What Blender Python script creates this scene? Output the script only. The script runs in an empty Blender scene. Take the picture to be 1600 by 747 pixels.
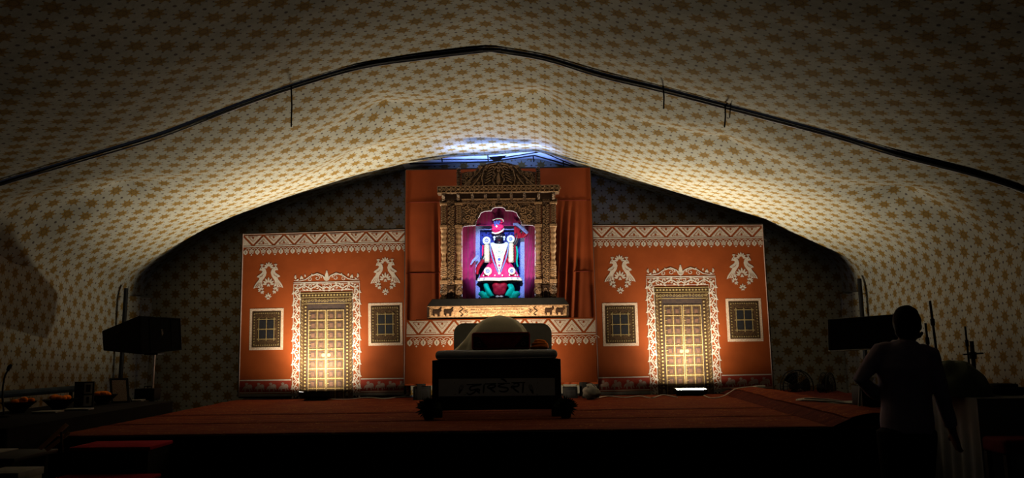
import bpy, bmesh, math, random
from mathutils import Vector, Matrix, noise
from mathutils.geometry import tessellate_polygon
random.seed(7)
sc = bpy.context.scene
col = sc.collection
R = math.radians
V = Vector

# ------------------------------------------------------------------ camera
FPX = 1150.0
PITCH, ROLL, EYE = 8.24, 0.7, 1.55
STAGE = 0.70
cam_d = bpy.data.cameras.new('camera'); cam = bpy.data.objects.new('camera', cam_d); col.objects.link(cam)
cam_d.sensor_width = 36; cam_d.lens = 36 * FPX / 1600; cam_d.clip_start = 0.05; cam_d.clip_end = 200
CR = Matrix.Rotation(R(90 + PITCH), 3, 'X') @ Matrix.Rotation(R(-ROLL), 3, 'Z')
cam.matrix_world = Matrix.Translation((0, 0, EYE)) @ CR.to_4x4()
sc.camera = cam

def ray(px, py):
    return CR @ V(((px - 800) / FPX, -(py - 373.5) / FPX, -1))
def P(px, py, Y):                       # measured point of the photograph on the vertical plane at depth Y
    d = ray(px, py); return V((0, 0, EYE)) + d * (Y / d.y)
def G(px, py, z):                       # ... on the horizontal plane at height z
    d = ray(px, py); return V((0, 0, EYE)) + d * ((z - EYE) / d.z)

# ------------------------------------------------------------------ world, exposure, lamps
w = bpy.data.worlds.new('night'); sc.world = w; w.use_nodes = True
w.node_tree.nodes['Background'].inputs[0].default_value = (0.55, 0.6, 0.8, 1)
w.node_tree.nodes['Background'].inputs[1].default_value = 0.007
sc.view_settings.view_transform = 'Standard'; sc.view_settings.look = 'None'
sc.view_settings.exposure = 0.0; sc.view_settings.gamma = 1.0
try: sc.view_settings.use_curve_mapping = False
except Exception: pass
try: sc.cycles.diffuse_bounces = 1; sc.cycles.glossy_bounces = 1; sc.cycles.max_bounces = 3
except Exception: pass

FLOOD_STRENGTH = 285.0
FLOOD_BEAM = 125.0                      # watts of the narrower beam out of the same fixtures                  # lens of the two floor floods (emitting mesh, built with the fixture)
FLOOD_COLOUR = (1.0, 0.90, 0.66)

def lamp(name, kind, loc, target, energy, colour, **kw):
    d = bpy.data.lights.new(name, kind); d.energy = energy; d.color = colour
    for k, v in kw.items(): setattr(d, k, v)
    o = bpy.data.objects.new(name, d); col.objects.link(o)
    o.location = loc
    o.rotation_euler = (V(target) - V(loc)).to_track_quat('-Z', 'Y').to_euler()
    return o
# narrow cool spot hung from the truss, aimed at the idol
lamp('idol_spot', 'SPOT', (-0.25, 8.0, 4.55), (-0.21, 12.2, 2.95), 1350, (0.72, 0.80, 1.0), spot_size=R(17.5), spot_blend=0.45, shadow_soft_size=0.05)
# blue and violet uplight standing behind the crest of the shrine
lamp('violet_uplight', 'AREA', (-0.2, 12.18, 4.585), (-0.2, 12.10, 5.6), 26, (0.30, 0.46, 1.0), shape='RECTANGLE', size=1.7, size_y=.05, spread=R(165))
lamp('violet_uplight', 'AREA', (-0.2, 13.25, 4.42), (-0.2, 13.20, 5.6), 26, (0.20, 0.36, 1.0), shape='RECTANGLE', size=1.5, size_y=.05, spread=R(120))

# warm lamp standing on the stage behind the bed, washing the valance and the foot of the shrine
lamp('stage_wash', 'AREA', (-0.2, 10.55, 0.95), (-0.2, 11.9, 1.62), 50, (1.0, 0.80, 0.52), shape='RECTANGLE', size=0.9, size_y=0.12, spread=R(112))

# ------------------------------------------------------------------ node helpers
class NT:
    def __init__(s, name):
        s.m = bpy.data.materials.new(name); s.m.use_nodes = True
        s.t = s.m.node_tree; s.b = s.t.nodes['Principled BSDF']
    def n(s, typ, **kw):
        x = s.t.nodes.new(typ)
        for k, v in kw.items(): setattr(x, k, v)
        return x
    def l(s, a, b): s.t.links.new(a, b)
    def put(s, sock, v):
        if hasattr(v, 'is_linked') or hasattr(v, 'links'): s.l(v, sock)
        else: sock.default_value = v
    def math(s, op, a, b=None, c=None):
        x = s.n('ShaderNodeMath', operation=op)
        s.put(x.inputs[0], a)
        if b is not None: s.put(x.inputs[1], b)
        if c is not None: s.put(x.inputs[2], c)
        return x.outputs[0]
    def mix(s, f, a, b):
        x = s.n('ShaderNodeMix', data_type='RGBA')
        s.put(x.inputs[0], f)
        s.put(x.inputs[6], a if not isinstance(a, tuple) else (*a[:3], 1)); s.put(x.inputs[7], b if not isinstance(b, tuple) else (*b[:3], 1))
        return x.outputs[2]
    def coord(s, kind='Object', scale=(1, 1, 1), rot=(0, 0, 0)):
        c = s.n('ShaderNodeTexCoord'); mp = s.n('ShaderNodeMapping')
        mp.inputs['Scale'].default_value = scale; mp.inputs['Rotation'].default_value = rot
        s.l(c.outputs[kind], mp.inputs[0]); return mp.outputs[0]
    def noise(s, vec, scale, detail=3, rough=0.55):
        x = s.n('ShaderNodeTexNoise'); x.inputs['Scale'].default_value = scale
        x.inputs['Detail'].default_value = detail; x.inputs['Roughness'].default_value = rough
        s.l(vec, x.inputs['Vector']); return x.outputs['Fac']
    def voro(s, vec, scale, out='Distance', feature='F1'):
        x = s.n('ShaderNodeTexVoronoi', feature=feature); x.inputs['Scale'].default_value = scale
        s.l(vec, x.inputs['Vector']); return x.outputs[out]
    def ramp(s, f, lo, hi):
        x = s.n('ShaderNodeMapRange'); x.clamp = True
        s.put(x.inputs[0], f); x.inputs[1].default_value = lo; x.inputs[2].default_value = hi
        return x.outputs[0]
    def bump(s, h, strength, dist=0.01):
        x = s.n('ShaderNodeBump'); x.inputs['Strength'].default_value = strength; x.inputs['Distance'].default_value = dist
        s.l(h, x.inputs['Height']); s.l(x.outputs[0], s.b.inputs['Normal'])

def pmat(name, c1, c2=None, scale=12, rough=0.75, metal=0.0, bump=0.0, bscale=40, stretch=(1, 1, 1), lo=0.35, hi=0.65, spec=0.08, emit=None, sheen=0):
    s = NT(name); v = s.coord('Object', stretch)
    if c2 is None: c2 = tuple(x * 0.75 for x in c1)
    s.l(s.mix(s.ramp(s.noise(v, scale), lo, hi), c1, c2), s.b.inputs['Base Color'])
    s.b.inputs['Roughness'].default_value = rough; s.b.inputs['Metallic'].default_value = metal
    s.b.inputs['Specular IOR Level'].default_value = spec
    if sheen: s.b.inputs['Sheen Weight'].default_value = sheen
    if bump: s.bump(s.noise(v, bscale, 4), bump)
    if emit:
        s.b.inputs['Emission Color'].default_value = (*emit[:3], 1); s.b.inputs['Emission Strength'].default_value = emit[3]
    return s.m

def tent_fabric(name, base=(0.295, 0.277, 0.235)):
    s = NT(name); uv = s.n('ShaderNodeTexCoord').outputs['UV']
    xyz = s.n('ShaderNodeSeparateXYZ'); s.l(uv, xyz.inputs[0]); U, W = xyz.outputs[0], xyz.outputs[1]
    px, ry = 0.345, 0.345
    U = s.math('ADD', U, s.math('MULTIPLY', W, 0.06))
    flower = dark = None
    for ox, oy in ((0.0, 0.0), (0.5, 0.5)):
        fy = s.math('SUBTRACT', s.math('FRACT', s.math('ADD', s.math('DIVIDE', W, ry), oy + 20)), 0.5)
        dy = s.math('MULTIPLY', fy, ry)
        fx = s.math('SUBTRACT', s.math('FRACT', s.math('ADD', s.math('DIVIDE', U, px), ox + 20)), 0.5)
        dx = s.math('MULTIPLY', fx, px)
        r = s.math('SQRT', s.math('ADD', s.math('MULTIPLY', dx, dx), s.math('MULTIPLY', dy, dy)))
        a = s.math('ARCTAN2', dy, dx)
        c8 = s.math('COSINE', s.math('MULTIPLY', a, 8))
        edge = s.math('ADD', 0.072, s.math('MULTIPLY', c8, 0.014))
        fl = s.math('SUBTRACT', 1.0, s.ramp(s.math('SUBTRACT', r, edge), -0.004, 0.004))
        flower = fl if flower is None else s.math('MAXIMUM', flower, fl)
        # dark tips between petals, dark ring at the heart
        tip = s.math('MULTIPLY', s.math('SUBTRACT', 1.0, s.ramp(s.math('ABSOLUTE', s.math('SUBTRACT', r, 0.093)), 0.005, 0.009)), s.math('GREATER_THAN', c8, 0.74))
        ring = s.math('MULTIPLY', s.math('SUBTRACT', 1.0, s.ramp(s.math('ABSOLUTE', s.math('SUBTRACT', r, 0.036)), 0.003, 0.007)), 0.55)
        slit = s.math('MULTIPLY', s.math('MULTIPLY', s.math('LESS_THAN', c8, -0.86), s.math('LESS_THAN', r, 0.06)), 0.5)
        # dot half way between the flowers of a row
        fx2 = s.math('SUBTRACT', s.math('FRACT', s.math('ADD', s.math('DIVIDE', U, px), ox + 20.5)), 0.5)
        d2 = s.math('MULTIPLY', fx2, px)
        r2 = s.math('SQRT', s.math('ADD', s.math('MULTIPLY', d2, d2), s.math('MULTIPLY', dy, dy)))
        dot = s.math('SUBTRACT', 1.0, s.ramp(r2, 0.014, 0.019))
        for q in (tip, ring, slit, dot):
            dark = q if dark is None else s.math('MAXIMUM', dark, q)
    oc = s.coord('Object')
    weave = s.noise(oc, 3, 4)
    cloth = s.mix(s.ramp(weave, .3, .7), base, tuple(x * 0.88 for x in base))
    c = s.mix(s.math('MULTIPLY', flower, 0.93), cloth, (0.185, 0.103, 0.013))
    c = s.mix(s.math('MULTIPLY', dark, 0.85), c, (0.034, 0.015, 0.017))
    s.l(c, s.b.inputs['Base Color']); s.b.inputs['Roughness'].default_value = 0.85; s.b.inputs['Specular IOR Level'].default_value = 0.15
    s.bump(s.noise(s.coord('Object', (1, 1, 1)), 2.6, 5), 0.5, 0.05)
    return s.m

def carpet_mat(name, c1, c2, c3):
    s = NT(name); v = s.coord('Object', (0.9, 4.5, 1)); v2 = s.coord('Object')
    a = s.mix(s.ramp(s.noise(v, 2.2, 5, .65), .38, .62), c1, c2)
    m = s.math('MULTIPLY', s.ramp(s.noise(s.coord('Object', (1, 2.4, 1)), 5, 4, .7), .52, .6), s.ramp(s.voro(v2, 26), .45, .2))
    s.l(s.mix(m, a, c3), s.b.inputs['Base Color'])
    s.b.inputs['Roughness'].default_value = 0.95; s.b.inputs['Specular IOR Level'].default_value = 0.1
    s.bump(s.noise(v2, 60, 3), 0.6, 0.01); return s.m

def lace_mat(name, c1, c2, scale, lo=.22, hi=.34):
    s = NT(name); v = s.coord('Object')
    f = s.ramp(s.voro(v, scale), lo, hi)
    s.l(s.mix(f, c1, c2), s.b.inputs['Base Color']); s.b.inputs['Roughness'].default_value = 0.85; s.b.inputs['Specular IOR Level'].default_value = 0.06
    return s.m

def carved_mat(name, hi_c, lo_c, scale, strength=0.8, spec=0.4):
    s = NT(name); v = s.coord('Object')
    d = s.voro(v, scale, 'Distance', 'SMOOTH_F1'); n2 = s.noise(v, scale * 0.45, 4)
    h = s.math('ADD', d, n2)
    s.l(s.mix(s.ramp(n2, .35, .65), hi_c, lo_c), s.b.inputs['Base Color'])
    s.b.inputs['Roughness'].default_value = 0.45 if spec > .2 else 0.85; s.b.inputs['Specular IOR Level'].default_value = spec
    s.bump(h, strength, 0.03); return s.m

M = {}
M['tent'] = tent_fabric('printed_tent_fabric')
M['tarp'] = pmat('white_tarpaulin', (0.6, 0.6, 0.62), (0.45, 0.42, 0.5), 2.5)
M['ground'] = pmat('packed_ground', (0.05, 0.045, 0.04), (0.03, 0.028, 0.025), 6, .95)
M['black_cloth'] = pmat('black_cloth', (0.011, 0.010, 0.011), (0.007, 0.007, 0.008), 9, .95, spec=.1)
M['black_wood'] = pmat('black_lacquer', (0.010, 0.009, 0.009), (0.006, 0.006, 0.006), 9, .6, spec=.2)
M['black_plastic'] = pmat('black_plastic', (0.010, 0.010, 0.011), (0.007, 0.007, 0.007), 30, .6)
M['black_steel'] = pmat('black_steel', (0.02, 0.02, 0.022), (0.012, 0.011, 0.011), 9, .5, .3)
M['steel'] = pmat('bare_steel', (0.5, 0.5, 0.5), (0.35, 0.33, 0.3), 9, .35, .9)
M['grille'] = lace_mat('speaker_grille', (0.008, 0.008, 0.009), (0.02, 0.02, 0.022), 90)
M['carpet'] = carpet_mat('red_carpet', (0.1200, 0.0168, 0.0096), (0.1920, 0.0400, 0.0112), (0.3680, 0.1600, 0.0288))
M['carpet_dark'] = carpet_mat('dark_red_carpet', (0.0560, 0.0072, 0.0064), (0.0880, 0.0136, 0.0080), (0.1920, 0.0640, 0.0224))
M['step_red'] = pmat('red_felt', (0.34, 0.014, 0.025), (0.26, 0.01, 0.02), 10, .95)
M['orange'] = pmat('orange_print_cloth', (0.1353, 0.0264, 0.0050), (0.1155, 0.0218, 0.0040), 3.2, .7, bump=.25, bscale=5)
M['orange_drape'] = pmat('orange_draped_cloth', (0.215, 0.041, 0.011), (0.185, 0.034, 0.009), 3.2, .7, bump=.2, bscale=6)
M['maroon_print'] = pmat('maroon_print', (0.1320, 0.0165, 0.0092), (0.1122, 0.0132, 0.0079), 9)
M['white_print'] = pmat('cream_print', (0.2880, 0.2448, 0.2160), (0.2520, 0.2088, 0.1800), 22, .8)
M['dull_print'] = pmat('faded_cream_print', (0.1584, 0.1122, 0.0990), (0.1320, 0.0792, 0.0660), 30, .8)
M['lace'] = lace_mat('lace_print', (0.1110, 0.0333, 0.0185), (0.2960, 0.2516, 0.2220), 85, .16, .40)
M['lace_fine'] = lace_mat('fine_lace_print', (0.1716, 0.0429, 0.0132), (0.3036, 0.2376, 0.1848), 110, .2, .55)
M['door_wood'] = carved_mat('printed_dark_wood', (0.0383, 0.0191, 0.0079), (0.0145, 0.0079, 0.0046), 95, .12, .06)
M['door_leaf'] = carved_mat('printed_brown_wood', (0.0527, 0.0291, 0.0130), (0.0310, 0.0167, 0.0081), 30, .15, .06)
M['door_gold'] = lace_mat('printed_gilt', (0.0594, 0.0330, 0.0132), (0.1782, 0.1254, 0.0561), 60, .15, .4)
M['window_gilt'] = lace_mat('dull_gilt_print', (0.0396, 0.0238, 0.0099), (0.1122, 0.0759, 0.0330), 60, .15, .4)
M['table_sheet'] = pmat('grey_white_tablecloth', (0.22, 0.21, 0.22), (0.18, 0.175, 0.18), 5, .9)
M['dark_print'] = pmat('black_brown_print', (0.03, 0.018, 0.014), (0.018, 0.012, 0.012), 20)
M['coffer'] = pmat('coffer_print', (0.0627, 0.0297, 0.0185), (0.0396, 0.0198, 0.0132), 20)
M['pane'] = pmat('dark_pane_print', (0.0077, 0.0070, 0.0084), (0.0056, 0.0049, 0.0056), 20)
M['wood'] = carved_mat('carved_teak', (0.20, 0.112, 0.06), (0.055, 0.03, 0.02), 46, 1.0)
M['wood_light'] = pmat('teak_relief', (0.54, 0.33, 0.19), (0.30, 0.17, 0.095), 40, .4, bump=.3, spec=.5)
M['wood_dark'] = pmat('dark_teak', (0.05, 0.028, 0.02), (0.03, 0.018, 0.014), 25, .4, bump=.2)
M['plinth_face'] = carved_mat('pale_carved_teak', (0.62, 0.38, 0.21), (0.42, 0.24, 0.13), 30, .5)
M['velvet'] = pmat('magenta_velvet', (0.27, 0.006, 0.115), (0.19, 0.004, 0.08), 10, .8, sheen=.4)
M['blue_brocade'] = lace_mat('blue_brocade', (0.07, 0.10, 0.42), (0.22, 0.30, 0.68), 75, .2, .5)
M['navy'] = lace_mat('navy_brocade', (0.010, 0.012, 0.09), (0.03, 0.05, 0.36), 22, .25, .5)
M['idol'] = pmat('black_stone', (0.016, 0.016, 0.03), (0.01, 0.01, 0.02), 30, .35, spec=.5)
M['pink'] = pmat('pink_silk', (0.80, 0.035, 0.20), (0.62, 0.02, 0.14), 26, .5, bump=.3, bscale=60)
M['crimson'] = pmat('crimson_silk', (0.30, 0.008, 0.03), (0.2, 0.005, 0.02), 40, .5, bump=.3)
M['teal'] = pmat('teal_silk', (0.0, 0.50, 0.40), (0.0, 0.32, 0.28), 14, .5, bump=.3, bscale=14)
M['pearl'] = lace_mat('pearl_work', (0.30, 0.60, 0.66), (0.74, 0.82, 0.80), 60, .2, .45)
M['white_silk'] = pmat('white_silk', (0.66, 0.68, 0.72), (0.5, 0.54, 0.62), 40, .5, bump=.2)
M['beige'] = lace_mat('beige_brocade', (0.46, 0.38, 0.25), (0.66, 0.6, 0.46), 60)
M['ultra'] = pmat('blue_silk', (0.05, 0.07, 0.40), (0.10, 0.14, 0.55), 40, .5)
M['green_plastic'] = pmat('olive_cloth', (0.24, 0.26, 0.18), (0.15, 0.16, 0.12), 6, .9)
M['grey_fabric'] = pmat('grey_upholstery', (0.66, 0.62, 0.57), (0.58, 0.55, 0.50), 14, .9, bump=.2)
M['sheet'] = pmat('white_bedsheet', (0.40, 0.39, 0.42), (0.33, 0.32, 0.36), 5, .9, bump=.4, bscale=7)
M['cream'] = pmat('cream_muslin', (0.88, 0.78, 0.58), (0.80, 0.70, 0.52), 5, .85, bump=.3, bscale=9)
M['maroon'] = pmat('maroon_brocade', (0.26, 0.018, 0.016), (0.16, 0.012, 0.014), 20, .75, bump=.3)
M['orange_flower'] = pmat('marigold_orange', (0.90, 0.24, 0.018), (0.75, 0.15, 0.012), 30, .8)
M['plaque'] = pmat('white_plaque', (0.60, 0.58, 0.60), (0.54, 0.52, 0.54), 7, .7)
M['ink'] = pmat('black_ink', (0.03, 0.03, 0.03), (0.025, 0.025, 0.025), 20)
M['leaf_dark'] = pmat('dark_leaf', (0.016, 0.024, 0.012), (0.01, 0.014, 0.008), 20, .7)
M['white_cable'] = pmat('white_cable', (0.6, 0.58, 0.54), (0.5, 0.48, 0.44), 9)
M['black_cable'] = pmat('black_cable', (0.01, 0.01, 0.01), (0.007, 0.007, 0.007), 9)
M['paper'] = pmat('paper', (0.30, 0.28, 0.25), (0.24, 0.225, 0.20), 9)
M['wood_plain'] = pmat('varnished_wood', (0.34, 0.20, 0.11), (0.24, 0.13, 0.07), 12, .5, stretch=(1, 8, 1))
M['blue_pipe'] = pmat('blue_paint', (0.03, 0.05, 0.07), (0.02, 0.035, 0.05), 9, .5)
M['shirt'] = pmat('plum_grey_shirt', (0.42, 0.33, 0.40), (0.34, 0.26, 0.32), 5, .9, bump=.3, bscale=9)
M['collar'] = pmat('pink_collar', (0.60, 0.20, 0.28), (0.5, 0.16, 0.22), 9)
M['skin'] = pmat('brown_skin', (0.20, 0.105, 0.07), (0.17, 0.09, 0.06), 9, .6)
M['hair'] = pmat('black_hair', (0.008, 0.007, 0.007), (0.005, 0.005, 0.005), 60, .7, bump=.4)
M['trousers'] = pmat('black_trousers', (0.010, 0.010, 0.012), (0.007, 0.007, 0.008), 9, .9)
M['skirting'] = pmat('grey_skirting', (0.1200, 0.1080, 0.1020), (0.0840, 0.0750, 0.0720), 5)
M['red_cloth'] = pmat('dark_red_cloth', (0.12, 0.012, 0.02), (0.09, 0.01, 0.016), 9)
M['lens'] = pmat('flood_lens', (0.8, 0.8, 0.8), (0.8, 0.8, 0.8), 5, emit=(*FLOOD_COLOUR, FLOOD_STRENGTH))
M['led'] = pmat('led_strip', (0.8, 0.8, 0.8), (0.8, 0.8, 0.8), 5, emit=(0.78, 0.72, 1.0, 0.55))

# ------------------------------------------------------------------ mesh helpers
class MB:
    def __init__(s): s.v = []; s.f = []; s.uv = None
    def add(s, vs, fs):
        k = len(s.v); s.v += [V(x) for x in vs]; s.f += [tuple(i + k for i in f) for f in fs]; return s
    def box(s, c, d, rot=None, bev=0.0, seg=2):
        bm = bmesh.new(); bmesh.ops.create_cube(bm, size=1)
        for x in bm.verts: x.co = V((x.co.x * d[0], x.co.y * d[1], x.co.z * d[2]))
        if bev: bmesh.ops.bevel(bm, geom=bm.edges[:], offset=bev, segments=seg, profile=.5, affect='EDGES')
        bm.verts.index_update()
        vs = [(rot @ x.co if rot else x.co) + V(c) for x in bm.verts]
        s.add(vs, [[q.index for q in f.verts] for f in bm.faces]); bm.free(); return s
    def b6(s, x0, x1, y0, y1, z0, z1, bev=0.0, seg=2):
        return s.box(((x0 + x1) / 2, (y0 + y1) / 2, (z0 + z1) / 2), (abs(x1 - x0), abs(y1 - y0), abs(z1 - z0)), None, bev, seg)
    def tube(s, pts, r, n=8, cap=True, side=None, flat=None):
        pts = [V(p) for p in pts]; m = len(pts); vs = []; fs = []
        rr = r if isinstance(r, (list, tuple)) else [r] * m
        up = None
        for i, p in enumerate(pts):
            t = (pts[min(i + 1, m - 1)] - pts[max(i - 1, 0)])
            t = t.normalized() if t.length > 1e-9 else V((0, 0, 1))
            if side is not None:
                a = V(side); a = (a - t * a.dot(t)).normalized()
            elif up is None:
                q = V((0, 0, 1)) if abs(t.z) < .9 else V((1, 0, 0))
                a = t.cross(q).normalized()
            else:
                a = (up - t * up.dot(t)); a = a.normalized() if a.length > 1e-6 else t.orthogonal().normalized()
            up = a; b = t.cross(a)
            ra, rb = rr[i] if isinstance(rr[i], (tuple, list)) else (rr[i], rr[i])
            for k in range(n):
                h = 2 * math.pi * k / n
                vs.append(p + a * (math.cos(h) * ra) + b * (math.sin(h) * rb))
        for i in range(m - 1):
            for k in range(n):
                k2 = (k + 1) % n
                fs.append((i * n + k, i * n + k2, (i + 1) * n + k2, (i + 1) * n + k))
        if cap:
            fs.append(tuple(range(n - 1, -1, -1))); fs.append(tuple((m - 1) * n + k for k in range(n)))
        return s.add(vs, fs)
    def lathe(s, prof, o, n=16, axis='Z', sx=1, sy=1):
        vs = []; fs = []; m = len(prof)
        for r, z in prof:
            for k in range(n):
                h = 2 * math.pi * k / n; p = V((r * sx * math.cos(h), r * sy * math.sin(h), z))
                if axis == 'Y': p = V((p.x, -p.z, p.y))
                elif axis == 'X': p = V((p.z, p.x, p.y))
                vs.append(V(o) + p)
        for i in range(m - 1):
            for k in range(n):
                k2 = (k + 1) % n; fs.append((i * n + k, i * n + k2, (i + 1) * n + k2, (i + 1) * n + k))
        fs.append(tuple(range(n - 1, -1, -1))); fs.append(tuple((m - 1) * n + k for k in range(n)))
        return s.add(vs, fs)
    def ell(s, c, r, n=16, m=10, rot=None, warp=None):
        vs = []; fs = []
        for i in range(m + 1):
            th = math.pi * i / m
            for k in range(n):
                h = 2 * math.pi * k / n
                p = V((r[0] * math.sin(th) * math.cos(h), r[1] * math.sin(th) * math.sin(h), r[2] * math.cos(th)))
                if warp: p = warp(p, th, h)
                vs.append((rot @ p if rot else p) + V(c))
        for i in range(m):
            for k in range(n):
                k2 = (k + 1) % n; fs.append((i * n + k, (i + 1) * n + k, (i + 1) * n + k2, i * n + k2))
        return s.add(vs, fs)
    def torus(s, c, R_, r, axis=(0, 1, 0), n=20, m=6):
        a = V(axis).normalized(); u = a.orthogonal().normalized(); w_ = a.cross(u)
        vs = []; fs = []
        for i in range(n):
            h = 2 * math.pi * i / n; d = u * math.cos(h) + w_ * math.sin(h)
            for k in range(m):
                q = 2 * math.pi * k / m; vs.append(V(c) + d * (R_ + r * math.cos(q)) + a * (r * math.sin(q)))
        for i in range(n):
            for k in range(m):
                fs.append((i * m + k, ((i + 1) % n) * m + k, ((i + 1) % n) * m + (k + 1) % m, i * m + (k + 1) % m))
        return s.add(vs, fs)
    def grid(s, fn, nu, nv, uvfn=None):
        k = len(s.v); vs = []; fs = []
        if uvfn and s.uv is None: s.uv = []
        for j in range(nv + 1):
            for i in range(nu + 1):
                vs.append(fn(i / nu, j / nv))
                if uvfn: s.uv.append(uvfn(i / nu, j / nv))
        for j in range(nv):
            for i in range(nu):
                a = j * (nu + 1) + i; fs.append((a, a + 1, a + nu + 2, a + nu + 1))
        return s.add(vs, fs)

ORG = {}
def root_of(o):
    while o.parent: o = o.parent
    return o
def obj(name, mb, mat, parent=None, kind=None, smooth=35, mods=None, label=None, recalc=True):
    org = ORG.get(root_of(parent).name, V((0, 0, 0))) if parent else V((0, 0, 0))
    me = bpy.data.meshes.new(name)
    me.from_pydata([tuple(x - org) for x in mb.v], [], mb.f)
    if mb.uv:
        l = me.uv_layers.new(name='UVMap')
        for lp in me.loops: l.data[lp.index].uv = mb.uv[lp.vertex_index]
    if recalc:
        bm = bmesh.new(); bm.from_mesh(me); bmesh.ops.recalc_face_normals(bm, faces=bm.faces[:]); bm.to_mesh(me); bm.free()
    me.materials.append(M[mat] if isinstance(mat, str) else mat)
    if smooth:
        me.polygons.foreach_set('use_smooth', [True] * len(me.polygons))
        if smooth < 180: me.set_sharp_from_angle(angle=R(smooth))
    o = bpy.data.objects.new(name, me); col.objects.link(o)
    if parent: o.parent = parent
    if kind: o['kind'] = kind
    if label: o['label'] = label
    return o
def thing(name, label, cat, loc=(0, 0, 0), group=None):
    o = bpy.data.objects.new(name, None); col.objects.link(o); o.location = loc; o.empty_display_size = .1
    o['label'] = label; o['category'] = cat
    if group: o['group'] = group
    ORG[o.name] = V(loc); return o
def tag(o, label, cat, group=None):
    o['label'] = label; o['category'] = cat
    if group: o['group'] = group
    return o
def remesh(o, vox, it=4, fac=.5):
    m = o.modifiers.new('r', 'REMESH'); m.mode = 'VOXEL'; m.voxel_size = vox; m.use_smooth_shade = True
    m2 = o.modifiers.new('s', 'SMOOTH'); m2.iterations = it; m2.factor = fac
    return o

class Sheet:                            # flat shapes in a plane (u right, v down), laid on a surface by a map F(u, v, off)
    def __init__(s): s.p = []
    def poly(s, pts): s.p.append(('p', [tuple(q) for q in pts])); return s
    def rect(s, u0, v0, u1, v1): return s.poly([(u0, v0), (u1, v0), (u1, v1), (u0, v1)])
    def disc(s, u, v, r, n=10, ry=None): return s.poly([(u + r * math.cos(2 * math.pi * k / n), v + (ry or r) * math.sin(2 * math.pi * k / n)) for k in range(n)])
    def strip(s, pts, wd):
        m = len(pts); L = []; Rr = []
        for i, p in enumerate(pts):
            a = pts[max(i - 1, 0)]; b = pts[min(i + 1, m - 1)]; t = V((b[0] - a[0], b[1] - a[1]))
            t = t.normalized() if t.length > 1e-9 else V((1, 0))
            q = wd[i] if isinstance(wd, (list, tuple)) else wd
            L.append((p[0] - t.y * q / 2, p[1] + t.x * q / 2)); Rr.append((p[0] + t.y * q / 2, p[1] - t.x * q / 2))
        s.p.append(('s', (L, Rr))); return s
    def leaf(s, u, v, ln, wd, ang, tip=.55):
        c, d = math.cos(ang), math.sin(ang); pts = []
        for a, b in ((0, 0), (.25, .5), (tip, .48), (.85, .2), (1, 0), (.85, -.2), (tip, -.48), (.25, -.5)):
            x, y = a * ln, b * wd; pts.append((u + c * x - d * y, v + d * x + c * y))
        return s.poly(pts)
    def fan(s, u, v, n, ln, wd, a0, a1, gap=.15):
        for k in range(n):
            a = a0 + (a1 - a0) * k / max(n - 1, 1); q = ln * (1 - .25 * abs(2 * k / max(n - 1, 1) - 1))
            s.leaf(u + math.cos(a) * ln * gap, v + math.sin(a) * ln * gap, q, wd, a, .65)
        return s
    def mb(s, F, off=0.002, thick=0.0):
        mb = MB()
        for typ, d in s.p:
            if typ == 's':
                L, Rr = d; m = len(L); vs = [F(*q, off) for q in L] + [F(*q, off) for q in Rr]
                fs = [(i, i + 1, m + i + 1, m + i) for i in range(m - 1)]; loop = list(range(m)) + list(range(2 * m - 1, m - 1, -1))
            else:
                vs = [F(*q, off) for q in d]; fs = [tuple(t) for t in tessellate_polygon([[V((q[0], q[1], 0)) for q in d]])]; loop = list(range(len(d)))
            if thick:
                k = len(vs)
                low = [F(*q, off - thick) for q in (L + Rr if typ == 's' else d)]
                vs = vs + low
                for i in range(len(loop)):
                    a, b = loop[i], loop[(i + 1) % len(loop)]; fs = fs + [(a, b, b + k, a + k)]
            mb.add(vs, fs)
        return mb
def spiral(u, v, r0, r1, a0, turns, n=16):
    return [(u + (r0 + (r1 - r0) * k / n) * math.cos(a0 + turns * 2 * math.pi * k / n), v + (r0 + (r1 - r0) * k / n) * math.sin(a0 + turns * 2 * math.pi * k / n)) for k in range(n + 1)]
def catmull(pts, k=6):
    out = []; m = len(pts); pts = [V(p) for p in pts]
    for i in range(m - 1):
        a, b, c, d = pts[max(i - 1, 0)], pts[i], pts[i + 1], pts[min(i + 2, m - 1)]
        for j in range(k):
            t = j / k
            out.append(.5 * ((2 * b) + (c - a) * t + (2 * a - 5 * b + 4 * c - d) * t * t + (3 * b - a - 3 * c + d) * t ** 3))
    out.append(pts[-1]); return out
def lerp_curve(pts, x):                 # piecewise linear y(x)
    if x <= pts[0][0]: return pts[0][1]
    for (a, b), (c, d) in zip(pts, pts[1:]):
        if x <= c: return b + (d - b) * (x - a) / (c - a)
    return pts[-1][1]

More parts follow.
